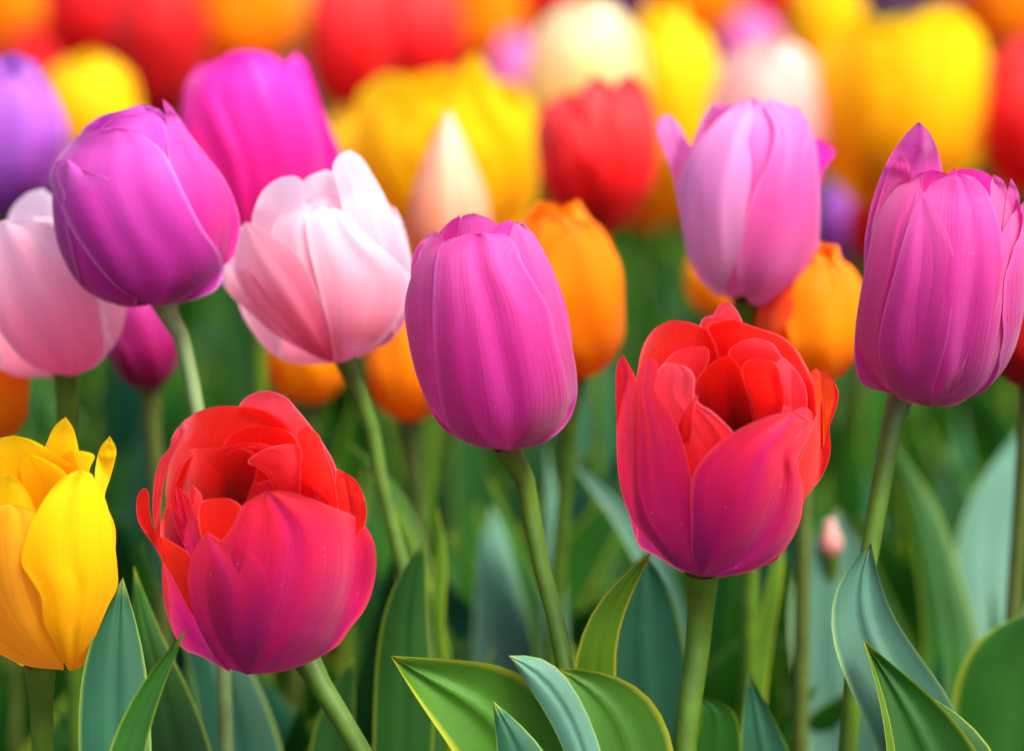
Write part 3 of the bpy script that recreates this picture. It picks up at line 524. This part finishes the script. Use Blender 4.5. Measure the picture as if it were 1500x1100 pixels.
f.petal([(600, 1072), (400, 940), (320, 760), (285, 560), (282, 450), (325, 375), (380, 335), (432, 303)], [(610, 1072), (620, 900), (570, 700), (530, 500), (500, 350), (432, 303)], 'pale_pink', k=.97, off=-4, folds=[(.5, .5, 10, .15)])
f.petal([(560, 1073), (450, 1022), (300, 905), (180, 782), (110, 655), (103, 540), (122, 450), (165, 405)], [(580, 1073), (560, 900), (500, 740), (455, 630), (405, 560), (330, 500), (235, 440), (165, 405)], 'pale_pink_deep', k=1.01, off=4, lift=6, folds=[(.25, .25, -14, .1), (.5, .5, 12, .15)])
f.petal([(600, 1075), (550, 880), (490, 640), (452, 470), (452, 380), (490, 335), (540, 328)], [(610, 1075), (680, 1042), (765, 1000), (855, 912), (922, 785), (937, 665), (880, 598), (780, 508), (710, 440), (640, 360), (540, 328)], 'pale_pink', k=1.02, off=4, lift=6,
        folds=[(.3, .3, 8, .14), (.6, .55, -6, .12), (.8, .75, 5, .1)])
for a in (110, 180, 250): f.ppetal(a, 'pale_pink', top=.8)
f.stem([(542, 620), (562, 720), (582, 800), (605, 900)], r=.0023)

# -- lilac pink tulip upper right
c = (950, 130, 3.332)
f = Flower('lilac pink tulip upper right with one thin petal flung out to its left', (470, 1055), (500, 70), 1.15, prof(362), lean=20, crop=c)
f.petal([(380, 1000), (230, 830), (155, 580), (102, 370), (42, 210), (52, 150), (95, 122)], [(420, 1000), (360, 700), (290, 480), (240, 330), (192, 258), (142, 168), (95, 122)], 'pink_lilac', side=1, k=1.0, off=-30)
f.petal([(700, 800), (790, 500), (805, 350), (800, 250), (850, 252), (912, 305)], [(740, 800), (825, 600), (838, 470), (858, 395), (892, 350), (912, 305)], 'hot_magenta', side=1, k=1.0, off=-20)
f.petal([(400, 980), (420, 600), (440, 300), (475, 130), (540, 55)], [(560, 980), (650, 600), (680, 300), (640, 140), (540, 55)], 'pink_lilac', side=1, k=.86)
f.petal([(345, 1015), (262, 940), (192, 800), (155, 620), (140, 480), (200, 330), (270, 230), (350, 140), (430, 75), (500, 46)], [(350, 1018), (385, 930), (435, 830), (465, 650), (492, 500), (500, 350), (486, 250), (515, 120), (500, 46)], 'pink_lilac_pale', k=1.0, off=2, folds=[(.2, .3, -10, .12), (.65, .6, 12, .12)])
f.petal([(500, 1052), (442, 960), (432, 830), (470, 650), (520, 490), (590, 350), (615, 190), (570, 80), (590, 50)], [(520, 1056), (570, 1062), (682, 1032), (782, 940), (826, 800), (836, 600), (826, 400), (812, 250), (772, 160), (690, 85), (590, 50)], 'pink_lilac', k=1.01, off=2, folds=[(.15, .15, -10, .1), (.45, .4, 14, .12), (.7, .65, -8, .1)])
for a in (120, 180, 240): f.ppetal(a, 'pink_lilac', top=.93)
f.stem([(1100, 500)])

# -- pale pink tulip at the left edge
c = (0, 250, 3.236)
f = Flower('pale pink tulip at the left edge below the violet tulip', (320, 970), (140, 240), 1.13, prof(420, RED), lean=20, crop=c)
f.petal([(40, 700), (10, 400), (30, 250), (62, 170), (130, 108), (205, 85)], [(480, 800), (470, 600), (450, 460), (335, 270), (272, 150), (205, 85)], 'pale_pink', side=-1, k=1.0)
f.petal([(330, 972), (150, 932), (0, 780), (-90, 600), (-110, 400), (-70, 280), (20, 235)], [(340, 972), (455, 925), (505, 860), (490, 700), (455, 520), (350, 340), (250, 262), (150, 236), (20, 235)], 'pale_pink_deep', k=1.0, off=3, folds=[(.3, .3, -16, .12), (.5, .5, 14, .12), (.75, .7, -8, .1)])
for a in (110, 180, 250): f.ppetal(a, 'pale_pink', top=.85)
f.stem(None)

# -- hot magenta tulip behind the purple one
c = (230, 60, 2.971)
f = Flower('hot magenta tulip standing right behind the purple tulip', (440, 930), (370, 90), 1.26, prof(325), lean=20, crop=c)
f.petal([(300, 500), (280, 200), (282, 78), (335, 48), (400, 40)], [(600, 500), (600, 250), (555, 105), (485, 58), (400, 40)], 'hot_magenta', side=1, k=.82)
f.petal([(460, 920), (600, 500), (590, 250), (562, 105), (602, 52)], [(480, 930), (640, 860), (760, 660), (800, 500), (762, 400), (702, 250), (645, 92), (602, 52)], 'hot_magenta', k=.98, off=-4)
f.petal([(420, 930), (310, 760), (225, 500), (150, 330), (118, 205), (200, 112), (280, 80), (360, 72)], [(440, 932), (610, 850), (715, 680), (720, 540), (645, 300), (585, 170), (460, 84), (360, 72)], 'hot_magenta', k=1.0, off=3, lift=8, folds=[(.2, .2, 12, .08), (.33, .3, -8, .06), (.7, .65, 10, .1)])
for a in (120, 180, 240): f.ppetal(a, 'hot_magenta', top=.93)
f.stem(None)

# ------------------------------------------------------------------ tulips out of focus behind: (label, colour, centre x, top y, bottom y, width, distance, image tilt, form, phase)
OPENP = [(0, .10), (.06, .42), (.15, .68), (.3, .90), (.5, 1.0), (.7, 1.0), (.88, .93), (1.05, .85)]
EGG = [(0, .10), (.06, .42), (.15, .70), (.3, .92), (.45, 1.0), (.62, .96), (.78, .82), (.9, .62), (1.0, .40), (1.1, .3)]
BUD = [(0, .12), (.08, .5), (.2, .85), (.35, 1.0), (.5, .92), (.7, .62), (.85, .35), (1.0, .06), (1.1, .02)]
FORM = {'open': OPENP, 'egg': EGG, 'bud': BUD, 'cup': CL}
BG = [
 ('violet tulip half out of frame at the left edge above the pale pink one', 'violet', 15, 84, 330, 180, 1.26, 6, 'egg', 10),
 ('dark magenta tulip peeping out under the purple tulip', 'dark_magenta', 212, 395, 580, 112, 1.22, -6, 'egg', 30),
 ('orange red tulip sliver at the left edge above the yellow one', 'orange', -15, 470, 665, 124, 1.19, 0, 'egg', 20),
 ('orange tulip low between pale pink and central magenta tulip', 'orange', 600, 440, 628, 122, 1.24, 0, 'egg', 0),
 ('orange tulip glowing right behind the central magenta tulip', 'orange', 828, 300, 572, 166, 1.22, -6, 'cup', 40),
 ('yellow orange tulip low beneath the pale pink tulip', 'yellow_orange', 452, 410, 602, 135, 1.27, -3, 'egg', 15),
 ('slim peach coloured bud in front of the wide yellow tulip', 'peach', 658, 165, 430, 122, 1.26, 0, 'bud', 60),
 ('wide yellow tulip behind the slim peach bud', 'yellow', 650, 82, 375, 278, 1.37, 2, 'open', 0),
 ('round red tulip alone above the orange one right of centre', 'red', 874, 106, 345, 180, 1.31, 0, 'egg', 25),
 ('cream yellow tulip directly behind the round red tulip', 'pale_yellow', 858, 4, 290, 180, 1.44, 0, 'cup', 0),
 ('yellow tulip between the cream one and the peach pink one', 'yellow', 985, 16, 345, 165, 1.45, -6, 'egg', 35),
 ('pale peach pink tulip behind the lilac pink tulip', 'peach_pink', 1125, 60, 320, 178, 1.40, 0, 'cup', 0),
 ('very wide yellow tulip filling the upper right', 'yellow', 1320, 2, 298, 252, 1.40, 2, 'open', 30),
 ('large red tulip cut by the upper right edge', 'red', 1515, 55, 305, 165, 1.40, -4, 'cup', 10),
 ('orange tulip with a redder outer petal behind the right red tulip', 'orange', 1186, 354, 577, 162, 1.19, 4, 'egg', 30),
 ('yellow orange tulip mostly hidden under the lilac pink tulip', 'yellow_orange', 1050, 340, 470, 95, 1.30, 0, 'egg', 5),
 ('deep red tulip at the right edge low behind the magenta one', 'deep_red', 1512, 385, 582, 130, 1.20, 3, 'egg', 20),
 ('small red tulip between wide yellow and lilac pink tulips', 'red', 1280, 262, 400, 80, 1.42, 0, 'egg', 0),
 ('small violet tulip under the wide yellow tulip', 'violet', 1232, 250, 400, 82, 1.50, 0, 'egg', 15),
 ('yellow tulip between violet tulip and hot magenta tulip', 'yellow', 135, 80, 260, 150, 1.45, 0, 'cup', 0),
 ('dim yellow tulip just left of the wide yellow one', 'yellow_warm', 515, 165, 330, 100, 1.50, 0, 'cup', 20),
 ('yellow orange tulip low behind the round red tulip', 'yellow_orange', 950, 170, 348, 110, 1.47, 0, 'egg', 50),
 ('tall red tulip top left beside the orange blur', 'red', 140, -110, 118, 150, 1.60, 0, 'cup', 12),
 ('darker red tulip above the purple tulip', 'deep_red', 232, -40, 200, 145, 1.57, 3, 'cup', 44),
 ('orange tulip in the upper left corner', 'orange', 25, -100, 120, 160, 1.68, 0, 'cup', 0),
 ('orange tulip above the hot magenta tulip', 'orange', 350, -110, 130, 165, 1.62, 0, 'cup', 33),
 ('pale yellow blurred tulip left of the pink violet streak', 'pale_yellow', 425, -150, 90, 90, 1.72, 0, 'cup', 3),
 ('blurred lilac tulip at the top edge left of centre', 'pink_lilac', 468, -160, 70, 75, 1.78, 0, 'cup', 23),
 ('coral red tulip right of the hot magenta one', 'red', 512, -50, 180, 125, 1.60, 0, 'cup', 53),
 ('orange blurred tulip at the top edge left of the centre', 'orange', 585, -160, 60, 170, 1.80, 0, 'cup', 3),
 ('orange red tulip above the wide yellow one', 'red', 610, -40, 160, 130, 1.66, 0, 'cup', 13),
 ('orange tulip at the top edge beside the cream tulip', 'orange', 700, -90, 120, 140, 1.70, 0, 'cup', 43),
 ('lilac tulip between wide yellow and cream tulips', 'pink_lilac', 755, 50, 235, 95, 1.58, 0, 'egg', 43),
 ('red tulip at the top edge behind the cream tulip', 'red', 800, -130, 70, 120, 1.80, 0, 'cup', 3),
 ('orange tulip at the top edge right of the cream one', 'orange', 1015, -120, 80, 150, 1.74, 0, 'cup', 23),
 ('red tulip at the top edge above the peach pink tulip', 'red', 1120, -120, 60, 130, 1.80, 0, 'cup', 33),
 ('soft lilac tulip peeking over the peach pink tulip', 'pink_lilac', 1098, 15, 160, 95, 1.62, 0, 'egg', 3),
 ('dull pale yellow tulip left of the very wide yellow one', 'yellow', 1205, -60, 190, 115, 1.55, 0, 'cup', 53),
 ('orange tulip in the upper right corner', 'orange', 1475, -110, 90, 150, 1.66, 0, 'cup', 3),
 ('violet blurred tulip at the top edge above the wide yellow one', 'violet', 1290, -180, 30, 110, 1.85, 0, 'cup', 3),
 ('purple grey tulip at the top edge left of the upper right corner', 'pink_lilac', 1395, -170, 50, 120, 1.85, 0, 'cup', 31),
 ('red blurred tulip under the upper left orange corner', 'deep_red', 60, 40, 230, 110, 1.66, 0, 'cup', 31),
 ('blurred orange tulip between the red tulips top left', 'orange', 255, -170, 20, 120, 1.85, 0, 'cup', 31),
 ('blurred violet tulip at the top edge right of the cream one', 'violet', 925, -160, 40, 100, 1.85, 0, 'cup', 11),
]
TRACED = {
 'wide yellow tulip': [([(640, 375), (600, 250), (610, 160), (640, 118), (665, 112)], [(690, 375), (715, 250), (700, 150), (665, 112)]),
    ([(600, 375), (520, 310), (522, 200), (542, 132), (570, 108)], [(650, 375), (650, 260), (625, 165), (600, 125), (570, 108)]),
    ([(640, 375), (640, 250), (660, 135), (680, 92), (698, 78)], [(680, 378), (762, 350), (786, 270), (776, 200), (748, 165), (722, 112), (698, 78)])],
 'very wide yellow': [([(1250, 297), (1204, 240), (1197, 120), (1215, 52), (1270, 20)], [(1290, 297), (1340, 150), (1320, 48), (1270, 20)]),
    ([(1250, 298), (1270, 200), (1305, 70), (1340, 22), (1390, 4)], [(1290, 299), (1385, 275), (1440, 230), (1450, 120), (1432, 40), (1390, 4)])],
 'round red': [([(860, 345), (826, 240), (846, 140), (872, 108)], [(890, 345), (924, 240), (904, 132), (872, 108)]),
    ([(870, 345), (800, 270), (784, 200), (796, 158), (822, 140)], [(885, 345), (880, 240), (855, 165), (822, 140)]),
    ([(868, 345), (890, 200), (902, 122), (925, 106)], [(885, 346), (922, 320), (957, 262), (964, 200), (950, 138), (925, 106)])],
}
rg = random.Random(11)
far = lambda d: d if d < 1.2 else 1.2 + (d - 1.2) * 2.4
for (lab, colr, cx, yt, yb, wd, d, tilt, form, ph) in BG:
    tl = math.radians(tilt); hh = (yb - yt)
    f = Flower(lab, (cx + math.sin(tl) * -hh / 2, yb - wd * .06), (cx + math.sin(tl) * hh / 2, yt + wd * (.02 if form == 'bud' else .10)), far(d), prof(wd / 2, FORM[form]), lean=18)
    near = d < 1.35; nv, nu = (26, 15) if near else (18, 11)
    mat2 = {'orange': 'yellow_orange' if ph % 2 == 0 else 'orange', 'red': 'red'}.get(colr, colr)
    tr = next((v for k, v in TRACED.items() if lab.startswith(k)), None)
    for q in range(3): f.ppetal(ph + 60 + q * 120, colr, k=.90, top=.86 if tr else 1.05 if form != 'bud' else .98, wid=.92, ruf=1 if form == 'bud' else 2.6, bud=form == 'bud', nv=nv, nu=nu, seed=ph + q, point=.55)
    tr = next((v for k, v in TRACED.items() if lab.startswith(k)), None)
    if tr:
        for i_, (a_, b_) in enumerate(tr): f.petal(a_, b_, colr, k=1 + .01 * i_, off=2 * i_, nv=30, nu=17, lift=6, wav=3)
    for q in range(3):
        if tr: f.ppetal(130 + q * 50, colr, k=.95, top=.88, nv=nv, nu=nu, seed=ph + q + 7); continue
        m_ = colr
        if 'redder outer petal' in lab and q == 2: m_ = 'orange_red'
        f.ppetal(ph + q * 120, m_, k=1.0, top=.98 - .04 * q, wid=1.05, ruf=1 if form == 'bud' else 2.6, bud=form == 'bud', nv=nv, nu=nu, seed=ph + q + 7, point=.55)
    f.stem(None, r=.0026, bend=rg.uniform(-.02, .02), mat=rg.choice(['stem_green', 'stem_green', 'stem_green', 'stem_brown']))
    for q in range(3):
        leaf_free(f, rg.uniform(.22, .34), rg.uniform(0, 6.28), rg.uniform(.02, .10), rg.uniform(.016, .026), rg.choice(['leaf_green', 'leaf_deep', 'leaf_green', 'leaf_blue']), curl=rg.uniform(0, .25), twist=rg.uniform(-1, 1), seed=rg.randint(0, 999))

# ------------------------------------------------------------------ leafy plants between the stems
def plant(label, x, y, d, name='tulip_plant', cat='leafy plant'):
    p = W(x, y, d); return Plant(name, label, cat, (p[0], p[1], 0), 'leafy plants between the tulips')

# leaves at the lower left beneath the yellow tulip
p = plant('plant with two upright leaves, one blue green and one rolled, between yellow and red tulips', 180, 1100, 1.04)
leaf_traced(p, [(118, 1180), (113, 1060), (112, 980), (130, 920), (160, 872), (180, 845)], [(225, 1180), (220, 1060), (222, 980), (205, 920), (188, 870), (180, 845)], 'leaf_blue', 1.03, 1.05, cup=10)
leaf_traced(p, [(140, 1180), (158, 1080), (185, 1030), (222, 975), (250, 935), (274, 920)], [(200, 1180), (212, 1080), (228, 1030), (248, 975), (264, 945), (274, 920)], 'leaf_green', 1.01, 1.02, cup=-6)
leaf_traced(p, [(210, 1180), (205, 1000), (192, 920), (184, 870), (196, 828)], [(330, 1180), (300, 1050), (250, 960), (215, 890), (203, 850), (196, 828)], 'leaf_green', 1.10, 1.12, cup=6)
# curled leaf and the pale leaves in the lower middle
p = plant('plant with a broad leaf curling left under the central stem', 740, 1100, 1.12)
leaf_traced(p, [(700, 1150), (640, 1070), (600, 1010), (572, 960)], [(860, 1150), (830, 1060), (770, 965), (720, 962), (670, 975), (610, 955), (572, 960)], 'leaf_green_lit', 1.10, 1.06, cup=-22, nu=21)
leaf_traced(p, [(735, 1200), (728, 1100), (722, 1026)], [(840, 1200), (820, 1120), (780, 1070), (722, 1026)], 'leaf_blue', 1.05, 1.05, cup=6)
leaf_traced(p, [(760, 1200), (745, 1110), (728, 1045), (735, 1030)], [(905, 1200), (860, 1110), (830, 1060), (790, 1036), (735, 1030)], 'leaf_green', 1.09, 1.08, cup=8)
p = plant('plant with yellow edged leaf arching up left of the right red tulip', 905, 1100, 1.10)
leaf_traced(p, [(830, 1160), (838, 1060), (836, 940), (850, 900), (885, 860), (925, 825), (956, 806)], [(930, 1160), (910, 1060), (893, 960), (900, 900), (925, 870), (945, 840), (956, 806)], 'leaf_lime', 1.11, 1.08, cup=6)
leaf_traced(p, [(880, 1200), (870, 1080), (850, 1010), (815, 978)], [(1000, 1200), (988, 1090), (985, 1035), (940, 995), (890, 972), (815, 978)], 'leaf_green_lit', 1.09, 1.07, cup=-10)
leaf_traced(p, [(880, 1200), (880, 1050), (870, 960), (880, 880), (910, 830), (945, 808)], [(1010, 1200), (1030, 1050), (1000, 960), (1000, 880), (980, 830), (945, 808)], 'leaf_blue', 1.18, 1.16, cup=-10)
# right
p = plant('plant with a long blue green leaf rising diagonally right of the right red tulip', 1300, 1100, 1.17)
leaf_traced(p, [(1330, 1250), (1280, 1080), (1240, 1000), (1206, 930), (1212, 860), (1240, 810), (1276, 795)], [(1460, 1250), (1430, 1100), (1390, 1010), (1330, 940), (1290, 890), (1284, 830), (1276, 795)], 'leaf_pale', 1.066, 1.066, cup=-14, nu=21)
leaf_traced(p, [(1200, 1200), (1160, 980), (1150, 860), (1180, 780), (1230, 740)], [(1300, 1200), (1280, 980), (1285, 860), (1270, 780), (1230, 740)], 'leaf_pale', 1.27, 1.28, cup=-10)
p = plant('plant with a folded lime edged leaf tip at the lower right', 1370, 1100, 1.08)
leaf_traced(p, [(1320, 1200), (1300, 1090), (1290, 1020), (1278, 970), (1264, 936)], [(1480, 1200), (1430, 1090), (1395, 1035), (1340, 1000), (1295, 965), (1264, 936)], 'leaf_green', 1.06, 1.06, cup=-14)
leaf_traced(p, [(1300, 1200), (1306, 1100), (1290, 1040), (1284, 985), (1264, 934)], [(1318, 1200), (1318, 1100), (1300, 1040), (1290, 985), (1264, 934)], 'leaf_lime', 1.055, 1.058, cup=0)
leaf_traced(p, [(1400, 1200), (1390, 1060), (1380, 1030), (1354, 1015)], [(1500, 1200), (1460, 1100), (1430, 1050), (1354, 1015)], 'leaf_green', 1.07, 1.065, cup=8)
p = plant('plant with a short pointed leaf under the stem of the right red tulip', 1110, 1100, 1.13)
leaf_traced(p, [(1080, 1200), (1085, 1080), (1086, 1020), (1096, 982)], [(1200, 1200), (1155, 1100), (1125, 1030), (1096, 982)], 'leaf_blue', 1.12, 1.13, cup=-8)
leaf_traced(p, [(1000, 1200), (1010, 1080), (1060, 1015), (1020, 1022), (1016, 1022)], [(1080, 1200), (1090, 1080), (1090, 1010), (1050, 1010), (1016, 1022)], 'leaf_green', 1.14, 1.12, cup=-6)
leaf_traced(p, [(1095, 1200), (1098, 1000), (1120, 860), (1142, 770)], [(1116, 1200), (1122, 1000), (1145, 860), (1165, 770), (1142, 770)], 'leaf_lime', 1.20, 1.22, cup=4)
p = plant('plant with wide dark rounded leaves in the lower right corner', 1470, 1100, 1.20)
leaf_traced(p, [(1400, 1250), (1390, 1060), (1400, 960), (1450, 910), (1530, 890)], [(1560, 1250), (1600, 1060), (1620, 960), (1600, 900), (1530, 890)], 'leaf_green', 1.18, 1.16, cup=18)
leaf_traced(p, [(1300, 1250), (1360, 960), (1340, 820), (1330, 700), (1300, 640)], [(1440, 1250), (1440, 960), (1400, 820), (1370, 720), (1300, 640)], 'leaf_green', 1.30, 1.34, cup=8)
leaf_traced(p, [(1440, 1250), (1400, 900), (1390, 800), (1440, 690), (1500, 620)], [(1540, 1250), (1500, 900), (1480, 800), (1500, 700), (1500, 620)], 'leaf_pale', 1.34, 1.40, cup=8)
p = plant('plant with long shaded leaves behind the stem of the left red tulip', 400, 1100, 1.18)
leaf_traced(p, [(280, 1250), (290, 1000), (240, 880), (205, 800), (205, 740)], [(430, 1250), (420, 1100), (370, 980), (300, 860), (250, 790), (205, 740)], 'leaf_blue', 1.17, 1.20, cup=10)
leaf_traced(p, [(440, 1250), (450, 1100), (470, 1020), (520, 960)], [(500, 1250), (520, 1100), (520, 1020), (520, 960)], 'leaf_green', 1.14, 1.16, cup=6)
leaf_traced(p, [(540, 1250), (548, 1000), (556, 900), (600, 800), (622, 790)], [(620, 1250), (640, 1000), (620, 900), (632, 820), (622, 790)], 'leaf_green', 1.13, 1.14, cup=8)
p = plant('plant with a yellowed crumpled leaf tip left of the central stem', 640, 1100, 1.22)
leaf_traced(p, [(600, 1250), (570, 1000), (585, 860), (575, 720), (512, 655), (508, 648)], [(700, 1250), (640, 1000), (640, 840), (590, 710), (530, 655), (508, 648)], 'leaf_green', 1.24, 1.26, cup=8)
leaf_traced(p, [(655, 1250), (640, 950), (628, 860), (632, 825), (648, 800), (640, 742)], [(668, 1250), (652, 950), (645, 865), (668, 830), (660, 790), (640, 742)], 'leaf_lime', 1.2, 1.2, cup=6)
leaf_traced(p, [(672, 1250), (650, 960), (600, 800), (572, 730), (540, 690)], [(684, 1250), (662, 960), (612, 795), (584, 726), (540, 690)], 'leaf_lime', 1.22, 1.24, cup=4)
leaf_traced(p, [(700, 1250), (690, 960), (700, 860), (690, 780), (720, 740)], [(800, 1250), (790, 960), (770, 860), (750, 780), (720, 740)], 'leaf_pale', 1.32, 1.36, cup=8)
p = plant('plant with slim pale leaves just right of the central stem', 830, 1100, 1.26)
leaf_traced(p, [(790, 1250), (796, 900), (800, 740), (800, 650)], [(850, 1250), (830, 900), (820, 740), (800, 650)], 'leaf_pale', 1.30, 1.34, cup=4)
leaf_traced(p, [(860, 1250), (960, 900), (900, 760), (840, 690), (830, 668)], [(980, 1250), (1010, 900), (950, 760), (880, 690), (830, 668)], 'leaf_pale', 1.30, 1.30, cup=-8)
# bud
p = W(1217, 790, 1.3)
f = Flower('tiny unopened pink bud low among the leaves on the right', (1220, 818), (1214, 758), 1.28, prof(17, BUD), lean=15, name='tulip', cat='tulip bud')
for q in range(3): f.ppetal(q * 120, 'peach_pink', top=1.0, nv=14, nu=9)
f.stem(None, r=.002)

# the rest of the green: leaves nobody could count, far into the bed
rg = random.Random(5); parts = {'leaf_mid': [], 'leaf_deep': [], 'leaf_teal': [], 'leaf_green': []}
def scatter(n, y0, y1, h0, h1, w0, w1, out, mats, sd, curl=.3, nv=14):
    for i in range(n):
        y = rg.uniform(y0, y1); x = rg.uniform(-.185, .185) * y
        leaf_free(None, rg.uniform(h0, h1), rg.uniform(0, 6.28), rg.uniform(.01, out), rg.uniform(w0, w1), None, curl=rg.uniform(0, curl), twist=rg.uniform(-1.6, 1.6), seed=sd + i, nv=nv, nu=5, base=(x, y, 0), collect=parts[rg.choice(mats)])
scatter(1000, 1.3, 3.1, .22, .36, .012, .024, .09, ['leaf_mid', 'leaf_deep', 'leaf_deep', 'leaf_green'], 0)
scatter(420, 1.17, 1.9, .24, .37, .014, .026, .14, ['leaf_mid', 'leaf_deep', 'leaf_teal', 'leaf_green'], 3000, .35, 18)
scatter(240, 1.17, 1.5, .27, .36, .020, .034, .13, ['leaf_green', 'leaf_teal', 'leaf_deep', 'leaf_mid'], 9000, .3, 20)
scatter(480, 1.14, 1.7, .14, .26, .016, .030, .16, ['leaf_deep', 'leaf_green', 'leaf_deep'], 6000, .45, 18)  # low leaves in dark greens paint the shade near the soil
V, Fc, UV, MI = [], [], [], []
for mi, (k, lst) in enumerate(parts.items()):
    for (P, nv, nu) in lst:
        b = len(V); V += [tuple(q) for q in P]; g = grid_faces(nv, nu); Fc += [tuple(b + q for q in f_) for f_ in g]; UV += grid_uv(nv, nu).tolist(); MI += [mi] * len(g)
me = bpy.data.meshes.new('foliage'); me.from_pydata(V, [], Fc); me.polygons.foreach_set('use_smooth', [True] * len(Fc))
ul = me.uv_layers.new(name='UVMap'); vi = np.empty(len(me.loops), int); me.loops.foreach_get('vertex_index', vi); ul.data.foreach_set('uv', np.array(UV)[vi].ravel())
for k in parts: me.materials.append(MATS[k])
me.polygons.foreach_set('material_index', MI)
o = link(bpy.data.objects.new('foliage', me)); o['kind'] = 'stuff'; o['label'] = 'blurred mass of green tulip leaves filling the bed'; o['category'] = 'foliage'
